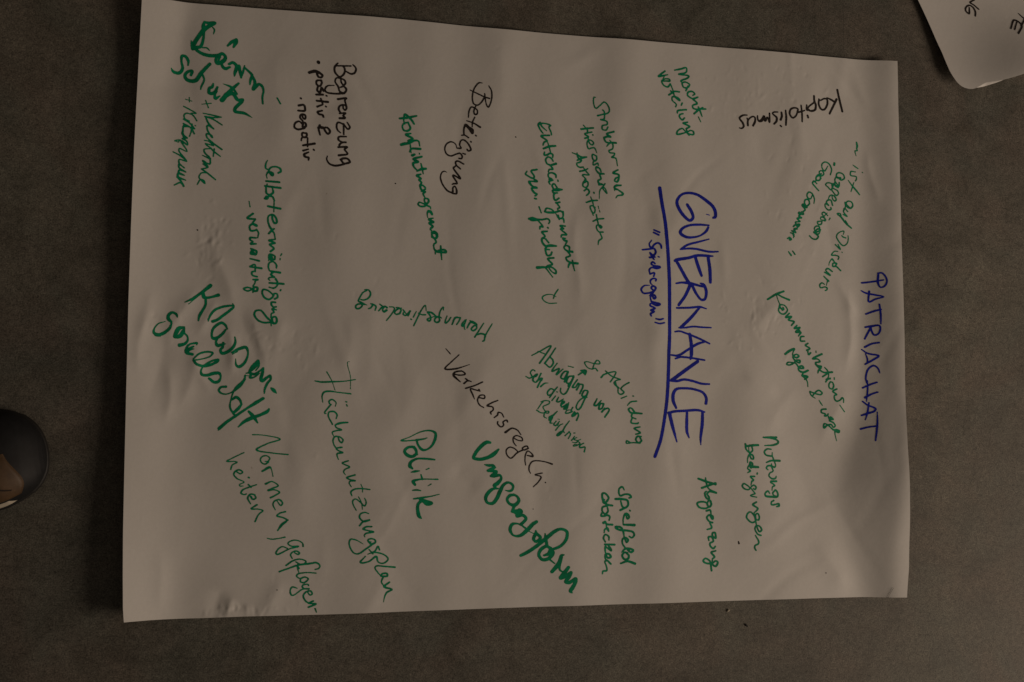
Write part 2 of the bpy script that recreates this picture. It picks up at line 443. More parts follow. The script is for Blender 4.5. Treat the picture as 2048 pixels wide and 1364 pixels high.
INK.append(('handwriting', 'black heading Begrenzung with positiv and negativ below', 'black', 'chart', '''
-2521,2783,17 -2356,2792,17
-2502,2815,14 -2536,2772,21 -2535,2711,21 -2480,2658,19 -2431,2697,21 -2426,2759,19 -2452,2788,15
-2331,2809,14 -2296,2769,19 -2310,2717,21 -2350,2701,21 -2416,2729,15
-2468,2639,15 -2462,2598,17 -2437,2564,19 -2414,2586,19 -2425,2621,19 -2468,2639,19 -2515,2643,15 -2531,2601,17 -2494,2540,19 -2478,2491,19 -2428,2474,21 -2403,2516,21 -2434,2549,19 -2469,2537,17
-2423,2469,17 -2458,2465,21 -2557,2460,21 -2627,2471,19 -2645,2500,19 -2618,2543,15 -2543,2555,10
-2496,2399,25 -2402,2414,21 -2417,2393,19 -2396,2312,17
-2438,2330,15 -2434,2295,17 -2414,2276,19 -2398,2302,19 -2408,2328,19 -2438,2336,19 -2476,2320,19 -2487,2282,21 -2465,2242,17
-2475,2234,17 -2410,2242,19 -2435,2213,19 -2415,2187,23 -2474,2179,25
-2389,2135,14 -2358,2081,19 -2378,2059,19 -2434,2112,19 -2494,2129,19 -2508,2092,19 -2498,2042,19 -2462,2012,12
-2429,2117,19 -2427,1996,16
-2397,1972,16 -2482,1962,21 -2486,1931,21 -2451,1908,19 -2401,1906,19 -2451,1898,19 -2476,1869,21
-2485,1845,23 -2386,1851,21 -2415,1824,19 -2382,1775,19 -2479,1751,25
-2459,1705,21 -2418,1662,21 -2354,1681,23 -2379,1717,23 -2444,1713,23 -2449,1688,19
-2351,1681,19 -2428,1651,21 -2527,1631,23 -2587,1653,19 -2615,1703,14 -2608,1738,10
-2724,2812,35 -2720,2806,35
-2823,2684,31 -2759,2704,35 -2719,2694,29 -2674,2659,21 -2688,2638,21 -2718,2640,21 -2738,2677,21
-2686,2604,19 -2737,2596,21 -2739,2555,21 -2702,2537,21 -2681,2577,21 -2693,2606,19
-2726,2526,21 -2731,2485,23 -2701,2464,23 -2682,2518,21 -2661,2481,19
-2740,2436,23 -2666,2440,23
-2628,2431,19 -2623,2426,17
-2734,2365,23 -2610,2359,25
-2690,2394,17 -2667,2332,17
-2728,2298,23 -2669,2325,17
-2633,2309,19 -2628,2304,19
-2673,2256,19 -2722,2238,25 -2707,2214,23 -2668,2206,23 -2657,2184,21
-2693,1976,17 -2710,2051,21 -2696,2092,13 -2681,2057,21 -2612,2061,21 -2582,2017,23 -2606,1990,21 -2636,2024,21 -2661,2063,21 -2715,2055,21
-2916,2382,21 -2912,2379,21
-2936,2296,25 -2882,2307,23 -2866,2278,23 -2869,2242,23 -2940,2237,23
-2892,2192,17 -2888,2162,19 -2869,2147,21 -2857,2168,21 -2868,2194,21 -2892,2200,21 -2914,2187,21 -2919,2158,21 -2891,2125,19
-2884,2100,21 -2888,2054,21 -2854,2062,23 -2859,2100,21 -2889,2110,21
-2868,2041,21 -2947,2022,23 -2982,2047,21 -2972,2093,21 -2928,2115,19 -2898,2089,17
-2848,1984,21 -2892,1984,21 -2891,1948,21 -2857,1936,21 -2840,1970,21 -2848,1987,19
-2857,1941,19 -2896,1928,17 -2903,1897,15
-2880,1844,23 -2752,1872,25
-2832,1932,17 -2831,1832,17
-2879,1784,23 -2823,1804,17
-2763,1803,21 -2758,1798,21
-2820,1770,17 -2869,1739,25 -2854,1715,25 -2816,1707,21 -2819,1680,17
'''))
INK.append(('handwriting', 'green line Selbstermächtigung with a smaller line below it', 'green', 'chart', '''
-3272,1652,8 -3291,1609,16 -3290,1560,17 -3258,1546,17 -3234,1571,17 -3186,1583,19 -3137,1568,21 -3124,1535,21 -3152,1513,19
-3234,1571,11 -3256,1524,16 -3217,1485,29 -3213,1501,29 -3258,1520,24 -3281,1485,13 -3275,1446,8
-3284,1415,21 -3139,1410,24
-3295,1359,22 -3125,1345,25
-3272,1382,11 -3283,1336,17 -3278,1279,20 -3245,1262,21 -3205,1291,21 -3213,1332,16
-3277,1246,16 -3295,1216,21 -3269,1217,21 -3253,1247,22 -3213,1241,21 -3190,1200,16
-3259,1132,24 -3122,1111,25
-3193,1196,13 -3194,1072,10
-3210,1038,21 -3209,993,21 -3184,945,22 -3160,954,22 -3169,1003,21 -3201,1039,21 -3250,1024,17 -3257,966,19 -3231,893,22 -3211,873,24
-3187,883,16 -3219,856,22 -3246,826,20
-3215,861,24 -3190,837,16 -3173,764,13
-3173,765,14 -3241,748,22 -3176,723,19 -3232,703,21 -3187,661,19 -3223,627,22
-3179,537,17 -3176,575,19 -3231,593,21 -3238,556,24 -3218,532,21 -3176,542,19
-3218,581,29 -3210,557,29
-3238,543,16 -3242,521,11
-3100,604,14 -3112,582,10
-3115,552,13 -3118,536,10
-3156,445,16 -3156,477,19 -3193,513,17 -3233,499,17 -3245,458,17 -3232,409,14
-3216,405,22 -3115,393,24
-3187,397,16 -3215,368,21 -3178,341,19 -3226,335,14 -3242,317,13 -3226,302,10
-3230,274,21 -3076,268,24
-3162,321,22 -3141,281,17 -3145,248,16 -3177,218,17 -3229,224,17
-3108,192,18 -3103,201,14
-3171,95,19 -3139,116,19 -3148,155,17 -3180,153,17 -3188,134,17
-3180,135,14 -3245,187,19 -3297,197,19 -3308,164,19 -3284,111,20 -3235,88,21 -3195,114,19 -3180,148,16
-3163,58,21 -3203,57,21 -3206,32,21 -3178,4,19 -3154,9,19
-3152,-24,16 -3194,-17,21 -3177,-54,17 -3201,-67,14 -3208,-116,14
-3200,-115,19 -3160,-102,19 -3144,-130,21 -3151,-171,22 -3183,-176,24 -3196,-131,21
-3195,-164,21 -3256,-108,21 -3321,-36,19 -3376,-45,19 -3388,-87,21 -3351,-143,21 -3287,-170,21 -3199,-164,21
-3212,-140,16 -3203,-205,11
-3467,1179,9 -3456,1117,11
-3423,1041,22 -3482,989,22 -3398,980,21
-3397,976,17 -3425,929,17 -3380,907,24 -3389,919,21 -3425,925,22 -3456,899,19 -3443,850,21 -3384,857,19
-3380,866,16 -3359,829,16 -3366,772,11
-3386,771,19 -3450,769,22 -3446,745,21 -3421,728,17 -3441,703,22 -3385,704,19
-3436,647,21 -3376,620,22 -3387,587,22 -3428,622,21 -3439,593,21 -3391,583,21
-3442,536,17 -3346,515,22
-3444,446,19 -3320,434,24
-3445,450,16 -3393,472,17 -3388,395,16
-3388,403,17 -3424,385,19 -3415,353,19 -3367,338,19
-3406,304,19 -3358,306,19 -3382,292,16 -3390,264,13 -3409,231,13
-3404,174,19 -3364,183,22 -3361,216,21 -3397,219,21 -3404,193,24
-3404,198,19 -3468,216,17 -3508,199,19 -3468,176,17 -3404,202,17
-3410,201,13 -3408,161,11
'''))
INK.append(('handwriting', 'broad streaky green marker words written on the slant near the left edge', 'green', 'chart', '''
-3866,226,37 -3906,190,35 -3971,135,29 -4057,71,26 -4136,30,9
-3855,211,9 -3999,100,9 -4096,11,7
-3945,140,33 -3933,95,40 -3904,88,29 -3838,102,26 -3780,122,35
-3914,73,25 -3917,4,26 -3949,-57,28 -3980,-118,29 -3988,-167,12
-3884,-169,10 -3864,-108,22 -3817,-46,26 -3740,-9,25 -3675,5,23 -3619,9,18
-3624,31,9 -3614,-2,22 -3659,-49,26 -3731,-107,29 -3786,-150,29 -3837,-171,31
-3885,-150,15 -3828,-54,22 -3777,-22,22
-3677,-250,13 -3700,-208,25 -3737,-183,29 -3788,-207,29 -3828,-249,26 -3843,-302,22 -3837,-355,19 -3814,-369,19
-3695,-258,18 -3728,-304,28 -3782,-346,28 -3830,-346,18 -3845,-317,15
-3782,-354,26 -3796,-392,22 -3780,-433,35 -3725,-420,22 -3693,-413,7
-3718,-405,25 -3725,-454,26 -3746,-481,26 -3731,-518,33 -3666,-499,33 -3612,-449,31 -3590,-396,25 -3595,-339,13
-3622,-510,22 -3555,-470,31 -3474,-449,33 -3451,-498,19 -3458,-559,22 -3494,-628,28 -3545,-663,33 -3575,-644,22 -3583,-577,6
-3618,-529,6 -3562,-497,9
-4212,-134,13 -4224,-104,26 -4264,-86,29 -4303,-114,32 -4305,-159,36 -4276,-188,25
-4337,-186,7 -4412,-215,13 -4453,-276,17 -4452,-313,29 -4409,-333,35 -4345,-309,33 -4289,-256,27 -4270,-203,17
-4456,-305,14 -4437,-342,14 -4387,-349,10
-4138,-243,22 -4195,-260,44 -4223,-313,43 -4236,-351,29 -4179,-338,44 -4144,-284,36
-4137,-251,22 -4136,-303,22 -4103,-339,17 -4098,-384,22 -4127,-422,29 -4181,-439,40
-4033,-409,10 -3996,-411,18 -4003,-434,7
-4000,-412,19 -4076,-428,19 -4111,-474,25 -4107,-519,33 -4045,-537,29
-4035,-450,17 -4089,-481,29
-4031,-476,9 -4082,-489,29 -4103,-519,33
-4032,-585,14 -3970,-527,20 -3877,-505,22 -3830,-516,20 -3853,-552,16 -3930,-582,12 -4024,-601,16
-4031,-601,23 -4000,-641,28 -3929,-662,31 -3843,-644,28 -3774,-603,28 -3766,-587,19 -3836,-604,20 -3913,-650,19
-3936,-675,14 -3951,-719,20 -3939,-755,30 -3880,-761,31 -3818,-740,35 -3755,-739,31 -3739,-779,17 -3762,-828,31 -3808,-836,31 -3860,-797,27
-3682,-883,27 -3737,-892,22 -3756,-928,22 -3720,-960,19 -3665,-963,13 -3603,-934,16 -3564,-890,32 -3487,-808,24 -3476,-756,16
-3475,-800,13 -3525,-873,20 -3587,-922,28
-3564,-890,13 -3503,-817,11
-3595,-922,17 -3625,-1027,13 -3633,-1107,19 -3599,-1163,24 -3545,-1122,32 -3510,-1074,19
-3613,-1027,16 -3570,-998,32 -3531,-1026,28 -3510,-1074,19
-3599,-1171,24 -3583,-1191,20 -3559,-1199,19
-3277,-1007,29 -3356,-1057,36 -3450,-1118,25 -3559,-1195,27 -3667,-1271,31 -3744,-1340,35
-3744,-1344,22 -3753,-1360,8
-3430,-1154,24 -3381,-1206,40 -3333,-1278,14
-3212,-1124,16 -3227,-1148,32 -3314,-1193,32 -3393,-1222,40 -3479,-1266,33 -3541,-1323,11
-3468,-734,11 -3441,-727,16 -3340,-620,32 -3336,-596,24
-3340,-596,32 -3410,-670,28 -3425,-727,32 -3377,-742,28 -3314,-701,17 -3283,-672,16
-3417,-755,24 -3424,-783,21 -3377,-774,16 -3322,-733,10
-3283,-676,21 -3290,-725,32 -3305,-798,36 -3293,-814,36 -3233,-772,27 -3206,-756,24 -3201,-796,24 -3232,-837,25 -3263,-910,21 -3266,-951,13
-3468,-760,6 -3417,-763,9
-3328,-620,19 -3331,-653,16 -3362,-702,11
-3192,-893,16 -3167,-916,40 -3135,-949,11
'''))
INK.append(('handwriting', 'thin green words Normen, gepflogenheiten in large loose letters', 'green', 'chart', '''
-3383,-1407,13 -3279,-1411,10 -3088,-1455,14 -3230,-1507,13 -3340,-1572,17 -3165,-1608,13 -2998,-1624,14
-3212,-1700,13 -3196,-1664,13 -3236,-1636,13 -3284,-1652,13 -3297,-1684,14 -3275,-1720,14 -3243,-1728,16 -3211,-1704,16 -3243,-1700,10
-3273,-1806,19 -3195,-1764,24 -3179,-1780,11 -3158,-1862,9
-3236,-1944,21 -3169,-1920,13 -3100,-1965,14 -3160,-1993,16 -3207,-2016,20 -3143,-2009,14 -3084,-2037,14 -3127,-2069,16 -3182,-2096,17
-3106,-2137,11 -3069,-2181,14 -3050,-2157,16 -3086,-2117,16 -3142,-2137,14 -3153,-2172,14 -3127,-2229,9
-3017,-2250,17 -3076,-2265,14 -3107,-2293,17 -3043,-2314,16 -2999,-2342,16 -3050,-2397,14 -3097,-2449,14
-3474,-1602,11 -3575,-1651,11 -3656,-1698,13 -3574,-1699,11 -3547,-1707,13 -3597,-1739,13 -3613,-1787,13
-3549,-1811,14 -3509,-1833,14 -3486,-1815,14 -3518,-1791,16 -3561,-1803,16 -3579,-1839,16 -3547,-1883,14 -3468,-1923,10 -3515,-1950,10 -3511,-1966,11 -3479,-1967,9
-3420,-1874,19 -3414,-1877,16
-3421,-1951,14 -3393,-1981,13
-3334,-1952,11 -3412,-1979,13 -3482,-2010,16 -3498,-2042,16 -3466,-2060,13 -3439,-2052,10
-3395,-2079,19 -3371,-2111,17 -3340,-2099,16 -3356,-2063,16 -3403,-2059,16 -3426,-2098,16 -3394,-2161,11
-3323,-2171,13 -3385,-2214,16 -3314,-2219,13 -3262,-2235,14 -3305,-2275,13 -3343,-2352,16
-3330,-2169,11 -3386,-2212,14
-2988,-2340,14 -3059,-2387,16 -3097,-2455,13
-3207,-2537,10 -3159,-2547,13 -3080,-2539,11 -3018,-2528,13
-2819,-2631,17 -2824,-2599,13 -2880,-2566,13 -2952,-2569,13 -2984,-2596,13 -2951,-2625,13 -2871,-2630,17 -2967,-2656,13 -3101,-2713,17 -3113,-2697,16 -3078,-2646,14 -3039,-2631,13 -2989,-2650,12
-2909,-2701,13 -2870,-2718,16 -2858,-2702,16 -2887,-2682,16 -2927,-2689,14 -2954,-2720,14 -2935,-2761,12
-3000,-2835,16 -2933,-2789,16 -2853,-2770,14 -2785,-2796,14 -2805,-2823,16 -2845,-2826,14 -2897,-2797,12
-3074,-2901,16 -2964,-2864,16 -2868,-2834,19 -2757,-2824,17 -2668,-2814,20 -2632,-2847,13 -2644,-2875,13 -2683,-2886,13
-2829,-2823,12 -2685,-2810,10
-2869,-2822,19 -2876,-2862,14 -2863,-2910,10
-2872,-2854,19 -2860,-2870,17
-2675,-2926,13 -2771,-2918,13 -2875,-2933,16 -2883,-2957,14 -2842,-2986,13
-2842,-2990,16 -2842,-3014,16 -2802,-3027,16 -2758,-2988,16 -2795,-2966,16 -2842,-2982,16
-2753,-3060,14 -2757,-3048,13 -2809,-3051,14 -2823,-3070,16 -2801,-3091,16 -2749,-3095,19 -2817,-3098,14 -2920,-3161,14 -2944,-3150,17 -2951,-3098,14 -2929,-3071,16 -2877,-3086,10
-2760,-3136,12 -2736,-3164,14 -2712,-3153,14 -2728,-3121,17 -2776,-3127,16 -2808,-3166,17 -2791,-3215,17 -2750,-3248,16 -2699,-3229,16
-2699,-3229,17 -2750,-3252,17 -2670,-3262,17 -2750,-3295,19
-2677,-3314,17 -2662,-3354,9
'''))
INK.append(('handwriting', 'thin green word Flächennutzungsplan running towards the lower edge', 'green', 'chart', '''
-2332,-588,5 -2353,-591,6 -2354,-628,6 -2321,-750,6 -2318,-894,6
-2712,-809,11 -2647,-819,18 -2533,-815,18 -2386,-807,11 -2263,-787,11
-2585,-705,11 -2533,-794,8 -2489,-910,6
-2314,-947,15 -2466,-931,13 -2548,-921,19 -2613,-934,18 -2633,-975,14 -2624,-1045,8
-2484,-1088,8 -2477,-1047,11 -2522,-1013,16 -2555,-1032,16 -2550,-1060,15
-2534,-1068,16 -2570,-1113,16 -2602,-1158,13 -2598,-1171,11 -2585,-1169,8
-2366,-1036,15 -2358,-1038,15
-2358,-1067,10 -2352,-1083,16
-2474,-1227,10 -2463,-1186,15 -2496,-1149,18 -2553,-1154,15 -2561,-1195,15 -2514,-1288,15
-2343,-1267,16 -2429,-1276,23 -2481,-1300,15 -2469,-1325,15 -2411,-1349,16 -2476,-1361,15 -2513,-1378,13 -2500,-1419,6
-2447,-1435,13 -2434,-1471,15 -2409,-1492,18 -2393,-1463,15 -2435,-1427,15 -2484,-1427,16 -2504,-1463,15 -2495,-1512,11 -2466,-1553,10
-2497,-1518,8 -2474,-1551,9
-2405,-1544,18 -2467,-1557,16 -2444,-1580,14 -2395,-1603,17 -2456,-1616,17 -2456,-1642,12 -2441,-1681,8
-2332,-1694,14 -2397,-1720,16 -2318,-1763,14 -2370,-1792,14 -2382,-1818,13 -2362,-1850,8
-2255,-1851,16 -2346,-1883,17 -2310,-1903,16 -2254,-1916,17 -2310,-1922,14 -2319,-1942,13 -2295,-1984,9
-2189,-1955,7 -2170,-2001,8 -2170,-2043,8
-2090,-2015,14 -2178,-2004,14 -2256,-2010,16 -2298,-2039,17 -2288,-2082,10
-2145,-2109,9 -2128,-2157,14 -2144,-2196,14 -2190,-2157,13 -2249,-2118,14 -2278,-2143,13 -2268,-2189,12 -2238,-2244,9
-2213,-2095,9 -2180,-2164,9 -2169,-2235,7
-2100,-2281,12 -2143,-2268,14 -2189,-2284,16 -2201,-2319,17 -2175,-2355,17 -2142,-2368,18 -2090,-2353,17
-2089,-2351,16 -2159,-2370,18 -2199,-2414,16
-2064,-2427,16 -2125,-2427,18 -2158,-2451,18 -2109,-2468,16 -2044,-2485,18 -2125,-2500,16 -2145,-2520,13 -2139,-2540,7
-2095,-2598,16 -2104,-2573,16 -2071,-2559,16 -2025,-2575,16 -2021,-2599,18 -2066,-2618,21 -2099,-2590,16
-2050,-2619,18 -2123,-2670,18 -2212,-2724,16 -2260,-2713,15 -2302,-2651,15 -2312,-2595,15 -2295,-2563,15 -2238,-2571,13 -2156,-2617,6
-2091,-2590,10 -2066,-2596,8
-2106,-2731,7 -2024,-2696,16 -1991,-2644,16 -1973,-2686,15
-2090,-2679,11 -2048,-2727,15
-2065,-2708,15 -1982,-2718,16 -1907,-2748,16 -1875,-2789,16 -1906,-2825,16 -1948,-2835,15 -1989,-2815,15 -2008,-2758,21 -2088,-2809,16 -2170,-2825,18 -2186,-2816,18 -2130,-2753,11
-1797,-2881,20 -1906,-2870,16 -2005,-2863,16 -2021,-2883,15 -1988,-2936,13 -1955,-2970,13
-1950,-2974,20 -1938,-2950,18 -1884,-2951,21 -1884,-2976,21 -1938,-2978,18
-1930,-2990,18 -1947,-3038,13 -1920,-3084,15
-1856,-3045,18 -1916,-3092,23 -1828,-3127,18 -1886,-3158,18 -1911,-3209,13 -1921,-3262,5
'''))
INK.append(('handwriting', 'green word Konfliktmanagement in one long line', 'green', 'chart', '''
-1785,2222,21 -1696,2236,28 -1592,2264,20
-1618,2169,20 -1653,2217,25 -1726,2273,25 -1734,2242,21 -1738,2195,13 -1725,2159,10
-1687,2181,21 -1733,2169,18 -1754,2134,18 -1737,2088,20 -1694,2082,23 -1661,2114,21 -1687,2176,20
-1656,2054,16 -1711,2038,28 -1634,1995,23 -1685,1965,21 -1664,1942,13
-1765,1915,30 -1744,1925,33 -1676,1941,28 -1608,1975,23 -1566,1969,18 -1550,1914,12
-1664,1942,12 -1655,1874,15 -1650,1827,8
-1544,1880,28 -1650,1874,21 -1667,1839,15
-1637,1798,30 -1612,1812,25
-1554,1830,12 -1552,1820,12
-1526,1792,21 -1620,1756,28 -1568,1729,25 -1624,1709,28 -1619,1671,21 -1580,1630,18
-1477,1654,26 -1529,1646,30 -1580,1618,15
-1534,1710,15 -1520,1651,20 -1507,1592,12
-1537,1586,18 -1580,1567,28 -1532,1535,20 -1553,1521,25 -1527,1489,20 -1548,1454,15
-1479,1432,18 -1518,1460,20 -1540,1446,21 -1518,1400,23 -1479,1415,17
-1526,1387,16 -1479,1385,18 -1504,1363,21 -1482,1313,13
-1486,1310,18 -1448,1304,20 -1439,1279,23 -1460,1252,20 -1486,1268,18 -1491,1301,17
-1456,1252,20 -1481,1221,21 -1533,1214,20 -1563,1234,18 -1550,1260,16 -1507,1249,17 -1447,1223,21 -1421,1211,18 -1414,1186,8
-1455,1150,15 -1438,1168,21 -1399,1127,23 -1421,1160,33 -1451,1150,20 -1455,1116,13 -1448,1087,7
-1386,1085,12 -1433,1066,28 -1381,1039,23 -1428,1024,28 -1389,987,22 -1411,965,23 -1419,943,8
-1402,914,17 -1376,928,25 -1342,900,33 -1346,857,25 -1380,856,25 -1397,898,18 -1359,916,28
-1402,940,12 -1397,864,22
-1367,848,20 -1349,806,20 -1375,779,17 -1370,729,18 -1340,700,28 -1289,693,23 -1233,695,25 -1246,720,22 -1289,719,22 -1340,700,22
-1357,708,18 -1357,670,13
-1295,765,17 -1293,714,22 -1282,606,10
'''))
INK.append(('handwriting', 'thin black looped word Beteiligung', 'black', 'chart', '''
-955,2613,12 -870,2576,15 -787,2541,17 -729,2527,17
-813,2706,8 -852,2706,15 -896,2658,15 -922,2595,15 -930,2507,15 -913,2452,15 -869,2439,15 -826,2474,15 -784,2550,17 -785,2581,12
-735,2675,12 -705,2616,15 -700,2546,17 -717,2467,15 -743,2422,17 -765,2455,13 -778,2524,13 -783,2559,13
-891,2426,13 -913,2360,17 -899,2326,17 -874,2336,17 -874,2379,15 -913,2408,17 -943,2411,15 -969,2366,15 -977,2287,10
-994,2247,13 -912,2221,17 -838,2179,23
-902,2295,13 -929,2229,15 -932,2176,10
-1015,2199,18 -964,2149,23 -929,2103,25 -925,2142,22 -972,2174,22 -1007,2199,25 -1028,2155,17 -1028,2094,17 -1023,2081,15
-1053,2073,15 -1019,2075,15 -976,2049,18
-890,2079,17 -884,2073,15
-947,2002,18 -944,1999,17
-1093,1918,17 -1061,1920,15 -1078,1962,15 -1057,2015,15 -1023,2016,17 -971,1966,17 -947,1903,18 -980,1893,18 -990,1909,17
-1040,1860,13 -1014,1851,18
-1108,1913,8 -1130,1968,12 -1179,1989,15 -1231,1962,15 -1254,1900,15 -1230,1841,17 -1177,1823,17 -1117,1848,17 -1074,1859,17 -1048,1825,17 -1056,1799,17 -1082,1798,18
-1031,1735,18 -1099,1767,18 -1125,1753,18 -1116,1718,17 -1069,1677,18
-1116,1718,15 -1152,1680,15
-1151,1692,13 -1147,1675,17 -1069,1562,20 -1146,1597,18 -1155,1592,20 -1107,1504,18 -1146,1498,18 -1162,1489,12
-1163,1385,17 -1116,1383,20 -1112,1426,20 -1133,1468,15 -1155,1450,17 -1159,1398,20 -1206,1405,20 -1258,1454,17 -1293,1520,17 -1303,1571,15 -1285,1623,13 -1259,1638,13 -1229,1629,8
'''))
INK.append(('handwriting', 'thin green word Meinungsfindung written upside down', 'green', 'chart', '''
-687,-121,10 -746,-219,14 -773,-272,16 -782,-316,16 -800,-326,12
-787,-115,9 -827,-177,14 -893,-279,17
-871,-253,16 -827,-239,19 -782,-246,21 -766,-272,14
-876,-135,17 -872,-178,17 -916,-206,19 -934,-188,17 -907,-153,17 -872,-135,17 -899,-109,17 -948,-93,17
-899,-126,12 -943,-110,19 -983,-176,14
-992,-76,7 -1010,-120,16 -1040,-156,19 -1045,-138,16 -1006,-81,9
-1018,-138,16 -1014,-177,12
-1011,-190,12 -1008,-194,10
-1063,-60,16 -1076,-95,16 -1106,-140,12
-1067,-60,16 -1120,-61,21 -1159,-141,14
-1173,-58,14 -1199,-98,15 -1234,-125,17 -1238,-107,15 -1217,-42,10
-1282,-69,10 -1300,-57,17 -1348,-66,17 -1361,-101,17 -1335,-120,19 -1304,-100,17 -1309,-57,17 -1296,13,14 -1261,58,14 -1259,23,9
-1441,-3,20 -1401,-7,22 -1353,-40,17
-1441,-8,19 -1410,-50,17 -1409,-94,17 -1427,-105,21 -1444,-86,17 -1357,-49,9
-1357,-53,17 -1322,-53,17
-1602,-164,14 -1558,-71,15 -1515,17,14 -1470,74,12 -1458,9,9
-1546,-19,14 -1506,-35,15 -1467,-34,15
-1572,2,9 -1607,-64,15
-1635,-89,15 -1630,-92,15
-1647,4,17 -1664,-48,15
-1642,4,19 -1699,-49,17 -1725,-33,15 -1708,2,10
-1726,15,15 -1668,-57,8
-1787,39,17 -1752,18,17 -1765,-25,19 -1804,-39,17 -1826,-19,17 -1796,17,17 -1748,34,14
-1770,35,17 -1805,38,15
-1883,44,12 -1840,42,14 -1826,25,14 -1865,-46,14 -1917,-112,12
-1918,4,25 -1949,-14,22 -1962,11,17 -1936,47,19 -1914,35,22
-1953,46,17 -1979,28,17 -2010,-7,13
-1962,46,19 -1997,71,13
-2049,0,13 -2040,43,19 -2075,68,17 -2097,72,15
-2075,59,17 -2101,24,15 -2125,15,12
-2217,94,12 -2144,56,8
-2167,229,12 -2128,230,15 -2102,188,17 -2127,136,17 -2179,112,17 -2209,116,17
-2145,221,12 -2188,198,15 -2218,150,15 -2238,98,17 -2208,81,15 -2195,56,15 -2221,19,17 -2259,13,18 -2270,37,17 -2247,63,17 -2161,61,13
'''))
INK.append(('handwriting', 'thin black slanted word Verkehrsregeln', 'black', 'chart', '''
-1228,-419,9 -1176,-478,11
-1074,-486,11 -1150,-557,12 -1237,-649,17 -1111,-647,18 -1035,-625,10 -952,-596,6
-1137,-708,13 -1054,-720,15 -1003,-706,16 -1035,-675,16 -1124,-689,19 -1137,-721,25 -1104,-758,19 -1060,-795,11
-933,-792,13 -971,-782,14 -1016,-814,18
-971,-788,13 -984,-769,18 -999,-759,13
-801,-796,15 -895,-838,15 -997,-870,16
-830,-900,13 -882,-888,15 -940,-876,15 -914,-945,15 -894,-993,9
-836,-900,13 -843,-882,18
-836,-976,15 -777,-982,16 -777,-950,15 -830,-951,15 -858,-1002,15 -835,-1058,15 -783,-1089,11
-617,-1005,13 -685,-1031,15 -743,-1067,18 -678,-1082,16 -671,-1113,16 -704,-1145,16 -694,-1164,13
-657,-1202,14 -618,-1170,16 -612,-1144,15 -572,-1151,14 -546,-1195,13
-500,-1251,15 -507,-1232,14 -552,-1252,15 -546,-1290,15 -578,-1309,15 -618,-1271,15 -615,-1248,13
-526,-1372,23 -447,-1325,17 -382,-1346,15 -340,-1399,9
-428,-1435,14 -382,-1460,13 -322,-1466,13 -329,-1434,13 -395,-1409,14 -431,-1435,15 -427,-1485,14 -397,-1526,11
-249,-1555,15 -269,-1529,15 -322,-1555,15 -302,-1574,15 -262,-1561,17
-315,-1574,17 -381,-1605,15 -460,-1668,15 -506,-1630,14 -513,-1574,14 -473,-1542,14 -421,-1555,14 -374,-1593,13
-262,-1637,13 -195,-1647,20 -202,-1624,15 -256,-1586,14 -282,-1624,14 -290,-1688,14 -281,-1748,10
39,-1737,18 -75,-1705,13 -195,-1704,14 -234,-1751,15 -240,-1802,13 -223,-1842,9
-81,-1841,14 -164,-1859,13 -94,-1885,15 -126,-1942,14 -186,-1998,12
'''))
INK.append(('handwriting', 'green word Politik with a large open initial', 'green', 'chart', '''
-1439,-1437,9 -1487,-1452,17 -1602,-1466,14 -1739,-1469,14 -1638,-1427,9 -1515,-1370,12 -1408,-1355,19 -1346,-1382,28 -1346,-1443,30 -1389,-1531,23 -1451,-1572,19 -1495,-1570,31 -1540,-1522,23 -1562,-1461,21
-1558,-1461,23 -1487,-1452,17
-1584,-1535,17 -1663,-1548,29 -1698,-1591,31 -1653,-1639,38 -1592,-1644,31 -1561,-1600,29 -1592,-1544,31 -1637,-1539,26
-1583,-1631,29 -1552,-1622,21
-1353,-1683,19 -1450,-1674,23 -1556,-1674,21 -1626,-1713,33 -1635,-1756,38 -1608,-1782,21
-1621,-1825,9 -1573,-1815,26 -1525,-1810,10
-1450,-1796,9 -1416,-1781,12
-1316,-1906,17 -1387,-1904,12 -1511,-1904,17 -1599,-1929,31 -1576,-1964,29
-1507,-1852,12 -1493,-1904,23
-1427,-1980,7 -1391,-1958,10
-1602,-2028,12 -1554,-2024,19 -1510,-2032,12
-1298,-2074,10 -1386,-2095,12 -1492,-2111,21 -1589,-2123,16
-1518,-2128,24 -1448,-2155,43 -1386,-2173,35 -1430,-2181,44 -1492,-2146,35 -1536,-2180,33 -1544,-2231,35 -1526,-2318,38 -1501,-2344,12
'''))
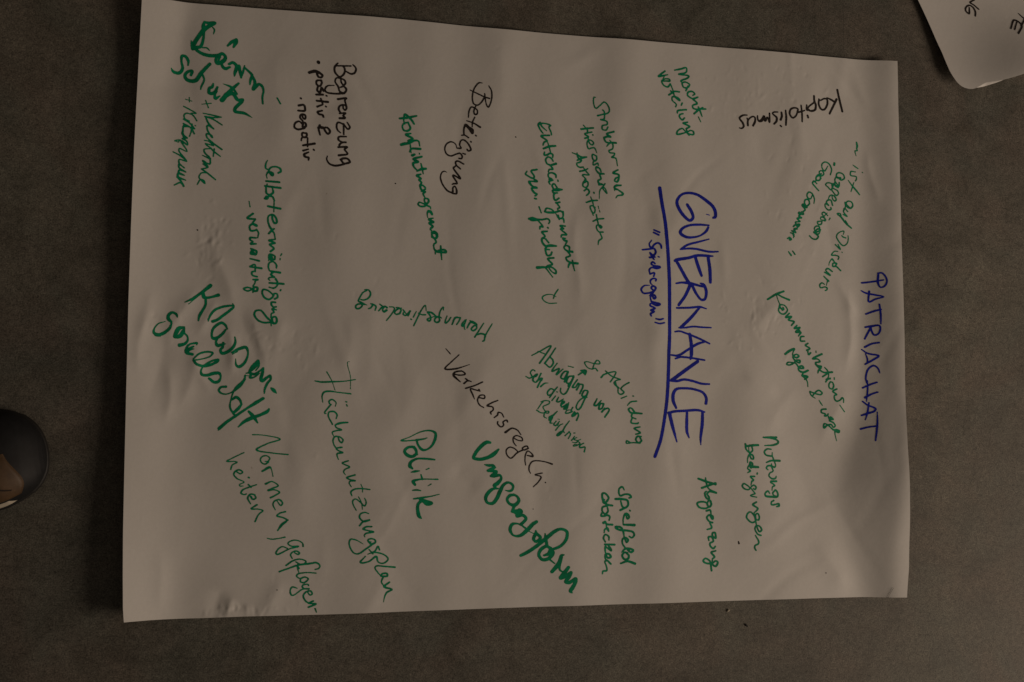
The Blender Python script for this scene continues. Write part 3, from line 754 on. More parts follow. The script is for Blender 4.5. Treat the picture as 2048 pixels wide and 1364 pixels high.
INK.append(('handwriting', 'very bold green slanted words starting with Umgang', 'green', 'chart', '''
-706,-1489,27 -747,-1486,40 -823,-1543,40 -884,-1623,37 -898,-1664,34 -822,-1680,37 -726,-1657,40 -657,-1617,44 -605,-1567,20
-770,-1741,9 -726,-1751,30 -670,-1751,27 -643,-1775,18
-663,-1778,34 -732,-1811,27 -698,-1811,34 -629,-1818,27
-635,-1831,37 -698,-1871,20 -663,-1872,37 -587,-1865,27 -573,-1899,27 -614,-1952,44 -656,-1982,34 -635,-1995,14
-607,-2016,14 -655,-2015,27 -710,-2045,40 -755,-2118,37 -737,-2172,30 -675,-2182,37 -627,-2133,41 -586,-2046,44 -545,-1973,34 -489,-1946,27 -433,-1980,27 -440,-2027,27 -475,-2044,24 -523,-2036,8
-418,-2088,27 -467,-2094,34 -502,-2140,30 -474,-2188,31 -411,-2205,41 -362,-2155,37 -383,-2108,27 -425,-2084,24
-418,-2218,34 -432,-2268,31 -390,-2296,34 -355,-2263,41 -333,-2283,41 -376,-2303,34
-438,-2276,38 -359,-2284,46 -383,-2329,38 -312,-2323,34 -276,-2361,34 -312,-2406,34 -335,-2424,34
-335,-2432,19 -272,-2474,15
-150,-2400,35 -193,-2426,42 -257,-2489,46 -351,-2556,34 -429,-2547,23 -465,-2486,38 -442,-2426,34 -391,-2416,20 -335,-2435,18 -284,-2474,12
-249,-2505,8 -178,-2536,9
-158,-2498,11 -158,-2529,35 -186,-2596,35 -155,-2626,31 -104,-2582,35 -147,-2536,31
-339,-2781,31 -273,-2752,38 -163,-2686,38 -37,-2591,42 66,-2513,39 145,-2487,31 212,-2519,35 208,-2594,35 152,-2669,31 80,-2706,31 33,-2716,22
-48,-2538,14 -41,-2598,35 -26,-2674,31
-38,-2677,35 -100,-2718,38 -124,-2777,35 -85,-2831,35 -14,-2825,39 41,-2758,46 10,-2704,35 -30,-2681,28
18,-2705,35 -6,-2764,39 -62,-2786,23
-7,-2825,20 64,-2879,15
174,-2782,15 147,-2790,31 119,-2872,50 33,-2973,39
143,-2812,35 124,-2948,23 167,-2983,19
230,-2927,35 183,-2987,46 136,-3046,39 199,-3025,39 262,-2985,31 238,-3033,43 199,-3093,39 238,-3101,39 318,-3062,39 318,-3088,39 278,-3163,45 254,-3200,39 276,-3221,11
'''))
INK.append(('handwriting', 'green words Entscheidungsmacht bzw. -findung', 'green', 'chart', '''
-108,2286,17 -130,2258,22 -112,2206,19 -76,2156,14
-112,2272,20 -76,2226,17 -29,2190,12
-121,2267,22 -58,2276,17 19,2255,20 1,2236,17 23,2180,17 32,2143,14
5,2136,19 -94,2121,24 -22,2067,20 -58,2051,19 -74,2013,15
-67,1972,22 5,2003,26 80,2014,22
-13,2045,12 5,1985,15 23,1924,14
-54,1933,15 -58,1897,22 -22,1900,22 10,1919,22 46,1908,21 46,1873,15
50,1829,17 32,1859,19 -13,1874,19 -41,1841,20 -23,1794,20 18,1779,22
18,1775,24 87,1801,27
18,1775,21 46,1733,21 5,1726,19 -9,1698,14
87,1634,14 82,1669,24 32,1688,19 -5,1676,19 -5,1633,19 32,1617,19
4,1607,24 45,1601,21
45,1602,19 -1,1580,22 13,1546,12
110,1605,17 112,1592,17
100,1516,17 63,1558,19 39,1539,21 68,1488,26 95,1490,43 164,1495,17
68,1479,22 45,1478,19 54,1452,22 104,1451,17
100,1455,15 63,1435,21 59,1400,21 77,1362,22 123,1390,19
86,1332,21 134,1343,19
95,1332,21 132,1277,17 109,1267,17 113,1237,14
-122,1273,17 -95,1204,12
-50,1224,22 -32,1260,19 32,1250,19 68,1221,22 141,1238,21 168,1222,19 175,1179,14
-50,1220,22 -14,1213,26 68,1217,26
-149,1717,20 -216,1696,22 -180,1632,20 -193,1610,22 -247,1629,20 -287,1657,19 -269,1690,14
-198,1609,19 -148,1577,26 -202,1574,19 -247,1568,19 -225,1534,24 -193,1509,22
-238,1559,25 -202,1518,17 -157,1507,19
-193,1514,17 -148,1498,20 -211,1491,22 -180,1440,26 -148,1424,20 -157,1411,17 -171,1401,17
-175,1371,20 -157,1367,20
86,1202,12 122,1152,19 177,1146,22 186,1103,12
173,1233,21 177,1181,15 159,1149,17
113,1186,17 127,1139,21
200,1060,19 141,1061,24 181,1028,19 145,1022,21 217,960,19 159,953,21 149,926,15
204,915,15 172,914,21 203,885,29 221,885,21 212,859,17 199,841,10
252,781,15 248,816,22 203,828,19 185,805,19 212,772,21 287,756,29
230,759,19 261,712,19 212,684,21 221,654,21 266,629,26 350,621,29
261,625,24 243,598,21 237,568,12
288,656,15 296,600,17 314,532,10
-242,1126,29 -202,1141,22 -149,1126,22 -86,1124,22 -14,1136,20 9,1107,19 -5,1080,15
-242,1126,25 -211,1114,29 -131,1118,24
-140,1117,19 -90,1063,17 -77,1038,22 -108,1041,20 -113,1012,15
-16,1033,20 -12,1028,20
-23,988,20 -86,976,24 -50,926,19 -86,902,20
-5,854,21 -50,900,20 -86,898,22 -81,851,24 -41,813,26 13,820,34 90,819,19
-32,801,19 -45,778,22 4,772,17
-45,778,19 -41,744,20 -18,701,22 22,712,21 36,743,19
58,677,21 -14,662,22 40,600,21 -14,580,21 -41,557,26
-143,554,34 -85,560,29 -32,562,22 31,565,21 86,523,21 81,493,22 40,509,15 4,546,17
-32,545,17 45,448,12
113,307,12 72,246,14 55,198,15
86,220,9 32,243,10 -40,235,12 -80,206,15 -66,172,12 -4,140,12 95,144,10
'''))
INK.append(('handwriting', 'three green words Struktur, Hierarchie, Authoritäten', 'green', 'chart', '''
584,2637,11 566,2636,14 561,2556,14 588,2504,16 642,2542,14 692,2585,16 741,2538,16 754,2476,16 732,2450,17 669,2432,17 610,2414,19
674,2486,16 691,2464,16 695,2410,14 686,2374,17 650,2368,19 722,2349,17 726,2313,16 667,2293,17 667,2252,17 712,2243,17 735,2282,16
807,2228,22 720,2196,20 766,2163,23 720,2161,20 688,2141,19 710,2098,19 756,2087,20
684,2150,19 729,2170,16
835,2094,25 756,2087,22 719,2045,11
756,2122,11 793,2075,17 792,2022,16 746,1993,17 755,1971,17 815,1965,17 811,1943,17 783,1915,20 829,1908,16 852,1816,11
856,1768,16 795,1724,19 865,1706,20 865,1644,17 846,1618,17 814,1632,17 837,1669,17 865,1679,16
888,1581,17 837,1580,19 809,1552,19 836,1527,19
404,2238,23 477,2252,22 554,2262,20
431,2289,11 481,2230,17 481,2194,19
536,2211,17 449,2183,17 490,2150,23 449,2130,19
490,2137,14 504,2080,16 540,2055,16 558,2078,16 531,2108,16 495,2110,16 476,2078,16 494,2008,16 539,2019,16 566,2020,16 597,1959,8
549,2178,17 550,2171,11
593,1919,17 548,1940,17 539,1913,17 566,1860,17 592,1879,17 593,1924,16
574,1870,17 552,1847,16 556,1811,16 606,1835,17 615,1809,14
646,1735,16 632,1770,19 592,1791,17 583,1764,16 619,1721,17 681,1710,20
627,1708,16 645,1646,17 609,1623,17 627,1579,16 672,1581,17
292,1945,12 357,1925,19 403,1901,22 469,1905,19
467,1903,17 403,1884,20 356,1859,19
352,1947,12 361,1894,19 403,1861,23 380,1834,19 347,1823,15 356,1792,15 393,1774,17 425,1783,16
345,1802,12 375,1777,16 426,1782,15
386,1727,20 448,1744,19 484,1764,15
426,1779,11 470,1724,17 499,1690,15 441,1691,17 419,1683,16 455,1646,15
455,1639,25 451,1610,35 426,1588,19 425,1552,17 462,1537,19 487,1570,17 477,1612,17 448,1603,22
440,1497,16 476,1519,20 501,1492,19 494,1467,17 468,1441,16
557,1480,19 559,1470,15
464,1356,17 532,1380,20 597,1386,19
518,1425,12 543,1359,14 550,1324,12
571,1303,15 531,1320,16 510,1308,16 538,1239,17 560,1233,16 571,1275,16 553,1306,14
531,1253,15 549,1204,10
609,1316,9 618,1284,7
625,1267,9 629,1246,11
545,1133,16 603,1160,19 676,1170,17
585,1216,14 599,1150,16 610,1101,15
610,1094,15 639,1056,19 654,1067,16 632,1088,16 592,1086,16 588,1051,15 617,1010,17 668,1008,19
632,993,14 654,934,16 617,904,16 606,852,7
607,1780,16 585,1779,14 599,1730,14 635,1706,17 682,1710,16
628,1699,14 642,1646,16 609,1627,16 623,1596,15 656,1586,17 620,1574,19
695,1592,15 670,1555,16 633,1511,12 622,1404,6
670,1555,16 699,1528,14 717,1476,14 691,1499,14 666,1534,15
858,1767,19 798,1731,20 869,1707,21 865,1657,18 839,1620,18 817,1633,18 832,1669,16 873,1675,14
895,1582,19 831,1570,20 809,1551,18 853,1528,19 921,1483,23 914,1468,21 853,1454,16 827,1424,9
812,1555,19 816,1512,9
'''))
INK.append(('handwriting', 'crowded green words Abwägung and Abbildung with a small arrow', 'green', 'chart', '''
-207,-478,12 -113,-429,14 25,-360,15 -33,-457,18 -113,-566,19
-131,-429,11 -51,-456,14
82,-385,14 21,-474,16 -51,-569,19
12,-491,16 47,-525,18 52,-567,19 12,-611,18 -37,-577,16
101,-562,11 39,-658,18 127,-626,16 92,-696,18 171,-630,10
233,-659,18 189,-660,18 145,-729,18 180,-746,19 233,-659,19 189,-780,19
302,-710,18 242,-719,18 215,-788,19 251,-797,19 302,-718,19 242,-848,18 206,-909,18 171,-926,16 140,-892,15 144,-854,11
233,-831,14 242,-797,21
347,-752,15 288,-843,19 324,-843,15
324,-843,15 360,-795,18 369,-812,18 337,-873,19
369,-804,17 413,-812,19 413,-838,18 377,-915,19
471,-880,17 431,-880,18 404,-941,19 449,-945,21 476,-893,19 421,-1010,18 385,-1079,18 354,-1105,15 332,-1079,15 359,-1010,14 413,-967,14 462,-958,15
234,-595,10 297,-608,12
360,-696,15 405,-665,19 441,-639,18
392,-644,17 450,-647,25 441,-691,19
405,-648,21 432,-678,21
594,-645,15 567,-616,14 522,-625,14 468,-604,12 436,-548,14 468,-539,12 549,-560,12 621,-560,14 621,-541,12 590,-520,14 558,-559,14 535,-616,12
639,-723,19 676,-687,17 822,-655,14 804,-703,15 753,-773,14
694,-644,14 767,-703,15 877,-741,15
877,-743,14 822,-759,14 799,-785,15 849,-841,18
817,-772,13 831,-815,14 863,-845,13
987,-778,17 922,-814,15 886,-854,17 922,-892,17 885,-919,17 853,-902,15 849,-850,14
588,-974,14 552,-1051,22 583,-1051,21 638,-995,13
665,-1029,18 629,-1034,19 610,-1094,21 647,-1085,19 670,-1033,19
683,-1085,18 646,-1128,22
656,-1111,18 720,-1084,18 738,-1102,18 683,-1188,19
-171,-657,14 -194,-644,14 -225,-675,15 -207,-726,15 -239,-743,15 -279,-723,12
-207,-726,16 -158,-721,16 -140,-695,15 -176,-712,15 -194,-768,20 -158,-789,16 -95,-685,16
-145,-776,20 -91,-741,18 -140,-848,19
-91,-767,18 -77,-741,14
-100,-839,19 -50,-800,15 -10,-795,8
103,-842,13 63,-888,17 9,-965,14
63,-875,15 23,-862,16 -17,-908,17 -4,-940,16 43,-920,14
96,-897,14 101,-900,14
82,-945,12 36,-1000,14
119,-958,11 95,-1009,19 115,-1015,16 178,-980,9
142,-1054,15 188,-1015,18 175,-1002,14 148,-1041,18 155,-1073,18 202,-1053,15
202,-1060,31 222,-1040,21 188,-1092,26
242,-1021,10 229,-1053,21 215,-1092,21 182,-1098,19
289,-1078,16 269,-1117,14 282,-1123,16 242,-1143,14 202,-1146,14 215,-1117,11 276,-1104,10
309,-1129,16 282,-1181,21 309,-1174,16 349,-1142,16 359,-1168,16 335,-1229,18
282,-1168,21 316,-1142,21
-135,-1098,11 -91,-1036,12 -71,-1017,13
-98,-1017,10 -44,-1001,13 9,-1013,13 2,-1036,12 -71,-1075,12 -38,-1132,13
-148,-1114,15 -98,-1142,14 -51,-1145,13 -4,-1144,13 -4,-1125,13 -44,-1132,12 -58,-1164,15 -58,-1190,14 -28,-1205,9
102,-1124,10 49,-1176,19 3,-1227,18
42,-1176,23 9,-1202,29 16,-1234,18
42,-1195,19 16,-1259,17 42,-1262,10
109,-1215,7 129,-1219,7
89,-1240,12 59,-1278,16 82,-1291,16 129,-1240,10
115,-1265,13 102,-1288,12
168,-1271,9 135,-1284,13 82,-1345,13
248,-1236,10 195,-1303,15 162,-1361,18 115,-1406,18 96,-1406,15 122,-1374,15 175,-1355,15 185,-1374,11
248,-1361,12 195,-1409,14
241,-1364,12 261,-1386,13 234,-1441,12
301,-1377,11 314,-1376,12
311,-1415,10 274,-1463,13
337,-1428,8 301,-1450,11 347,-1469,13 327,-1489,12 287,-1485,10
384,-1450,7 347,-1469,12 373,-1495,12 320,-1527,12 294,-1527,11 314,-1508,10 340,-1514,11
420,-1495,9 373,-1521,16 373,-1546,15 433,-1540,16 436,-1552,13 426,-1594,17
889,-966,14 958,-939,11
1034,-937,15 1043,-937,14
967,-1047,11 1008,-1008,15 1081,-997,17
1144,-1144,20 1072,-1138,24 1008,-1134,21 980,-1095,20 1008,-1077,17 1044,-1112,20 1063,-1138,18
1026,-1147,17 1017,-1181,18 1071,-1207,14
1026,-1194,17 1012,-1251,18 1099,-1259,17 1103,-1250,14
1121,-1302,15 1053,-1320,20 1125,-1371,17 1071,-1389,18
1134,-1415,17 1089,-1415,20 1070,-1449,20 1097,-1488,20 1138,-1467,20 1116,-1419,18
1120,-1493,18 1034,-1488,15 952,-1493,15 957,-1467,18 998,-1484,15
'''))
INK.append(('handwriting', 'green words Spielfeld abstecken side by side', 'green', 'chart', '''
922,-2042,12 897,-2007,21 860,-2029,19 856,-2080,19 874,-2110,21 933,-2093,21 991,-2102,23 1005,-2128,21 982,-2137,18
814,-2148,26 887,-2149,28 959,-2166,23 968,-2218,23 941,-2248,23 904,-2243,21 878,-2174,16
922,-2256,21 872,-2279,23
990,-2282,18 993,-2287,19
945,-2320,19 958,-2380,19 980,-2364,21 967,-2329,23 936,-2320,23 908,-2380,17 905,-2438,14
912,-2448,21 1043,-2454,32
826,-2468,24 812,-2481,23 857,-2507,24 948,-2517,25 1024,-2535,23 1042,-2570,21 1011,-2603,18 983,-2586,19
812,-2472,24 875,-2477,23 902,-2516,23 918,-2593,16
920,-2593,17 947,-2653,21 965,-2628,25 929,-2598,23 897,-2618,19 897,-2670,17 929,-2717,19
947,-2726,23 1001,-2770,25 1028,-2749,26 983,-2727,23 929,-2730,23 889,-2768,12
956,-2777,23 920,-2772,21 893,-2806,23 920,-2849,24 965,-2846,25 974,-2807,23 947,-2781,21
875,-2898,19 956,-2875,25 1001,-2885,28 1048,-2903,30
713,-2172,17 727,-2130,21 677,-2078,23 649,-2086,24 659,-2163,26 686,-2189,24 718,-2155,23
672,-2155,21 658,-2180,21 722,-2215,23 773,-2224,23
713,-2224,21 649,-2244,21 649,-2291,21 685,-2321,23 718,-2292,21 713,-2249,19
640,-2312,21 635,-2342,24 676,-2343,21 713,-2335,23 740,-2352,21 733,-2395,16
662,-2423,30 685,-2411,23 699,-2437,23 772,-2446,24
699,-2445,14 703,-2488,17 726,-2522,17 712,-2484,21 676,-2504,17 671,-2538,12
730,-2624,16 726,-2582,21 685,-2560,19 662,-2597,21 685,-2645,17
680,-2674,23 799,-2678,23
721,-2679,21 757,-2744,26 712,-2717,19 685,-2700,21 684,-2759,19
689,-2776,19 712,-2828,24 753,-2820,24 730,-2786,23 689,-2789,23 684,-2836,17 721,-2870,21 752,-2901,21
711,-2862,19 679,-2869,17 698,-2929,17 702,-2976,19 656,-2983,21 647,-3012,12
'''))
INK.append(('handwriting', 'large blue capital heading GOVERNANCE', 'blue', 'chart', '''
1743,1386,37 1797,1307,40 1818,1235,35 1779,1197,35 1718,1230,38 1640,1322,40 1608,1418,37 1660,1501,29 1747,1532,29 1868,1521,34 1990,1455,39 2085,1378,40 2114,1306,40 2109,1257,37 2083,1244,24
1995,1284,10 2032,1276,11
2026,1150,19 1900,1152,27 1761,1135,27 1674,1091,32 1649,1041,38 1717,996,34 1812,993,26 1917,1022,21 1995,1082,31 2017,1123,27
2025,980,14 1899,944,22 1742,897,26 1681,858,27 1648,838,16
1648,838,16 1759,854,24 1864,852,26 1985,831,26 2054,826,24 2144,831,16
2075,774,16 2010,775,31 1872,774,32 1758,741,34 1602,710,37 1576,697,32
1593,700,35 1655,600,39 1741,461,39 1779,418,36
1845,751,37 1887,628,41 1925,531,32
2013,762,38 2035,597,41 2039,454,36
1591,424,19 1663,436,25 1770,431,36 1943,397,23
1909,436,16 1952,420,34 1985,336,36 1964,246,30 1921,236,29 1855,305,32 1808,393,36
1769,400,41 1710,282,36 1621,164,34
1597,127,23 1765,135,25 1900,148,25 1982,129,13
1890,137,27 1782,18,36 1647,-106,35
1623,-112,18 1705,-108,21 1800,-93,21 1925,-98,21 2040,-100,16
1570,-161,18 1628,-153,21 1723,-179,23 1875,-233,25 2018,-294,21
1952,-275,21 1865,-299,29 1731,-376,27 1607,-446,28 1522,-442,21
1761,-187,37 1780,-310,41 1779,-443,39 1769,-487,20
1575,-483,21 1637,-464,23 1752,-469,23 1951,-495,21
1860,-513,39 1706,-618,41 1528,-742,42
1506,-748,23 1591,-752,30 1682,-732,28 1797,-749,28 1910,-779,28 2012,-783,19
1968,-1016,36 1973,-958,34 1933,-890,30 1819,-849,28 1682,-837,28 1579,-852,32 1542,-910,40 1543,-994,40 1579,-1073,26
1950,-1119,19 1865,-1098,28 1703,-1106,30 1542,-1118,30 1479,-1136,32
1491,-1136,42 1529,-1288,40 1585,-1476,15
1720,-1129,30 1716,-1245,38 1719,-1360,34 1745,-1428,15
1924,-1117,34 1918,-1265,39 1896,-1433,28 1898,-1512,11
'''))
INK.append(('underline', 'long blue stroke under the heading', 'blue', 'chart', '''
1389,1573,43 1413,1409,41 1452,1177,41 1473,952,41 1490,729,41 1501,474,41 1501,155,41 1497,-163,41 1489,-400,41 1483,-637,40 1463,-953,40 1430,-1189,38 1374,-1463,37 1304,-1650,37
'''))
INK.append(('handwriting', 'small blue words in quotation marks', 'blue', 'chart', '''
1315,1061,21 1379,1036,23
1309,1031,21 1369,1003,23
1283,937,12 1253,887,17 1277,844,24 1323,890,21 1363,905,21 1397,877,23 1402,843,19
1166,816,19 1242,826,21 1312,835,23 1331,792,23 1301,752,24 1261,785,17
1255,726,23 1320,733,19
1261,780,21 1290,722,19 1310,703,17
1363,739,17 1373,735,17
1319,654,19 1294,673,21 1273,648,21 1308,625,21
1308,625,23 1380,613,30 1339,597,26 1278,604,19 1247,574,19 1256,526,21
1256,526,21 1313,542,17 1302,498,19
1327,445,19 1332,465,19 1297,473,19 1261,448,21 1265,409,17 1280,400,12
1245,389,10 1184,383,16 1144,338,21 1168,295,21 1244,297,21 1305,323,23 1326,362,23 1290,381,23 1270,356,21 1305,323,19
1295,303,19 1253,263,21 1304,274,23 1324,246,23 1304,230,24 1274,273,21 1258,244,19 1268,196,19
1278,191,23 1375,164,28 1334,149,24 1263,171,17 1252,147,21 1313,114,21 1262,89,21 1302,75,21 1256,45,23 1265,21,19
1325,-12,19 1371,-20,23 1418,-9,17
1311,-56,16 1370,-69,19 1431,-57,17
'''))
INK.append(('handwriting', 'green words Macht-verteilung', 'green', 'chart', '''
1597,3041,16 1688,3066,22 1749,3083,18 1753,3038,18 1739,3021,19 1648,2995,18 1782,2983,19 1765,2957,21 1677,2913,19 1681,2901,14
1776,2842,16 1790,2876,19 1729,2904,19 1694,2885,19 1711,2837,19 1754,2828,21 1741,2798,19
1772,2859,16 1745,2815,16
1832,2744,14 1859,2767,18 1824,2793,21 1771,2780,21 1762,2743,21 1823,2706,21 1867,2714,22 1898,2729,19
1832,2699,21 1889,2650,21 1831,2621,19 1831,2592,19 1875,2575,21 1928,2583,22 2002,2589,19
1963,2602,19 1901,2565,24 1847,2520,22
1906,2606,19 1927,2559,21 1953,2491,13
1904,2483,13 1934,2424,11
1470,3020,19 1385,2948,22 1445,2961,21 1504,2978,14
1458,2949,11 1440,2899,17 1487,2898,19 1530,2902,22 1526,2922,19 1462,2921,17 1427,2890,19 1452,2843,19 1504,2826,21 1538,2865,19
1538,2865,16 1572,2786,14 1584,2737,16
1654,2775,21 1589,2775,21 1519,2729,21
1542,2779,16 1567,2752,21
1584,2729,16 1614,2694,21 1656,2669,22 1657,2681,18 1614,2707,22 1562,2703,19 1561,2662,17 1613,2616,16 1603,2587,18
1691,2639,18 1677,2609,14
1742,2561,21 1629,2536,21 1624,2511,16
1698,2508,18 1659,2493,19 1650,2468,19 1688,2430,21 1719,2456,18
1758,2406,18 1701,2390,22 1784,2355,21 1739,2323,19
1739,2323,16 1765,2268,18 1835,2261,21 1836,2293,21 1801,2307,16 1748,2283,16 1616,2249,22 1626,2290,18 1687,2323,18 1721,2297,16 1778,2242,10
'''))
INK.append(('handwriting', 'bold black word Kapitalismus written upside down', 'black', 'chart', '''
3787,2952,25 3808,2856,27 3853,2679,25
3775,2831,28 3733,2753,27 3673,2640,24
3643,2840,15 3709,2815,25 3750,2792,25
3527,2812,22 3522,2744,25 3558,2687,25 3599,2687,22 3642,2754,25 3640,2821,21 3603,2826,19 3548,2799,18
3456,2847,25 3459,2784,28 3479,2733,27 3466,2672,27 3391,2655,22 3367,2687,18 3459,2769,22
3351,2723,19 3354,2663,26 3383,2666,21
3361,2590,25 3369,2568,25
3274,2714,18 3284,2599,23 3284,2509,19
3322,2654,15 3260,2631,23 3220,2624,19 3229,2662,21 3189,2678,21 3134,2657,22 3118,2597,22 3156,2550,20 3195,2571,19 3220,2617,21
3065,2638,18 3072,2550,25 3067,2454,20
3010,2610,22 3014,2562,26 2998,2517,26
2995,2443,18 3007,2432,18
2960,2612,16 2917,2610,19 2890,2592,15 2944,2543,26 2943,2499,26 2912,2461,22
2851,2590,19 2850,2479,20 2823,2537,19 2791,2498,36 2776,2548,26 2744,2495,36 2704,2485,22 2689,2528,19 2690,2550,14
2629,2421,25 2657,2482,25 2653,2526,20 2626,2535,19 2578,2506,19 2558,2475,22 2558,2420,25
2551,2508,17 2558,2475,19
2547,2548,16 2492,2541,22 2449,2505,22 2488,2449,25 2503,2406,23 2479,2378,19 2448,2380,14
'''))
INK.append(('handwriting', 'green lines in quotation marks ending in Good Governance', 'green', 'chart', '''
4039,2296,16 4048,2254,25 4042,2211,15 4047,2188,15 4017,2182,13 4030,2122,9
3984,2002,7 4017,1980,15 4052,1960,13
4110,1912,12 4116,1909,10
4016,1915,12 3954,1916,15 3948,1869,16 4025,1854,16 4029,1826,15 4013,1800,15
3914,1802,10 3966,1739,18 4016,1686,22 4067,1627,15
3992,1778,10 3971,1721,15 3949,1659,10
3919,1457,25 3879,1502,18 3900,1535,16 3951,1529,16 3971,1488,18 3939,1449,21 3889,1465,15 3864,1520,16 3868,1464,15 3847,1417,13
3898,1405,15 3853,1445,13 3841,1398,16 3886,1344,18 3836,1365,15
3944,1198,19 3874,1251,22 3805,1331,22 3755,1371,18 3795,1373,15 3805,1331,16
3865,1292,9 3894,1243,18
3727,2011,25 3723,1987,25
3668,1859,13 3685,1929,16 3646,2002,18 3594,2017,16 3552,1986,16 3557,1931,16 3588,1905,18 3608,1925,15 3635,1968,9
3577,1877,16 3552,1903,16 3515,1891,16 3530,1837,18 3577,1863,16 3572,1881,15
3530,1800,18 3520,1855,18 3479,1834,19 3468,1787,19 3509,1780,19 3535,1809,19
3489,1834,25 3541,1865,19
3478,1737,15 3437,1767,18 3417,1742,18 3457,1694,19 3503,1650,15
3437,1757,16 3478,1778,16
3435,1485,10 3441,1546,16 3405,1613,18 3365,1624,18 3339,1586,18 3354,1550,19 3390,1543,16 3410,1581,13
3374,1478,18 3364,1523,18 3324,1530,18 3303,1492,19 3333,1448,21 3374,1478,18
3333,1434,29 3283,1464,26 3273,1454,22 3312,1401,19 3282,1372,19 3287,1345,22 3221,1351,18 3232,1369,16
3262,1371,19 3231,1314,26 3262,1298,19 3205,1286,22 3240,1251,21
3230,1245,16 3180,1238,18 3209,1185,25 3234,1214,21 3169,1201,21 3149,1182,18
3198,1157,22 3157,1145,19 3177,1110,22 3127,1126,18
3804,1824,30 3754,1831,18 3755,1873,16 3786,1893,18 3846,1873,16 3860,1827,18 3814,1801,19 3754,1840,16 3728,1801,15 3732,1774,16
3788,1767,18 3782,1720,19 3732,1774,16 3731,1727,22 3771,1706,21 3701,1749,18
3701,1725,18 3675,1668,18 3630,1703,16 3600,1730,16 3621,1754,16 3681,1748,18 3695,1697,15 3760,1663,18 3775,1627,16 3744,1602,18 3680,1669,16
3686,1585,13 3694,1551,15 3720,1531,18 3742,1546,18 3725,1583,18 3684,1604,16 3650,1588,15 3634,1551,7
3691,1474,18 3667,1538,18 3627,1536,18 3606,1508,16 3636,1472,19 3591,1488,16 3590,1451,16 3635,1412,18 3671,1427,18 3666,1445,15
3620,1342,15 3574,1381,18 3544,1366,15 3564,1330,19
3615,1374,10 3574,1331,12
3595,1286,19 3574,1312,21 3533,1319,16 3523,1291,10 3584,1276,22
3655,1311,15 3640,1288,12
3543,1265,16 3533,1232,18 3491,1225,16 3482,1257,18 3523,1268,15
3511,1162,18 3501,1198,19 3461,1201,16 3435,1168,15 3470,1132,18 3511,1153,19 3491,1170,18 3429,1121,18
3198,1163,19 3157,1152,18 3172,1116,22 3137,1128,16
3146,1042,10 3152,1088,18 3107,1104,16
3136,1087,15 3157,1060,15
3066,1029,15 3096,1044,18 3116,1022,19 3096,1012,19 3091,1039,15
3078,865,15 3112,821,21
3133,876,15 3163,837,19
3429,1119,18 3489,1075,21 3458,1037,19 3408,1044,18 3369,1075,18
3521,1160,16 3490,1103,16 3430,1128,16
3831,1112,9 3842,1154,13 3772,1133,13 3740,1086,15 3771,1022,16 3829,971,16 3880,998,13 3899,1055,13 3897,1101,9
3811,1097,12 3831,1080,18 3866,1070,15
3726,979,19 3789,926,16 3760,985,12
3813,887,12 3815,883,9
3755,897,13 3711,896,13 3670,848,16 3731,846,16 3769,829,15 3759,796,13
3790,656,18 3726,707,19 3685,706,19 3687,743,18 3738,745,18 3716,707,18
3717,744,19 3678,798,16 3636,750,10 3628,715,6
3688,780,15 3678,803,15
3673,641,18 3614,675,21 3583,656,16 3642,594,21 3567,628,16
3556,577,15 3620,519,22 3611,528,18 3589,463,7
3564,476,12 3530,494,16 3499,470,18 3508,433,16 3569,444,16 3598,432,18 3593,408,15 3573,399,15
'''))
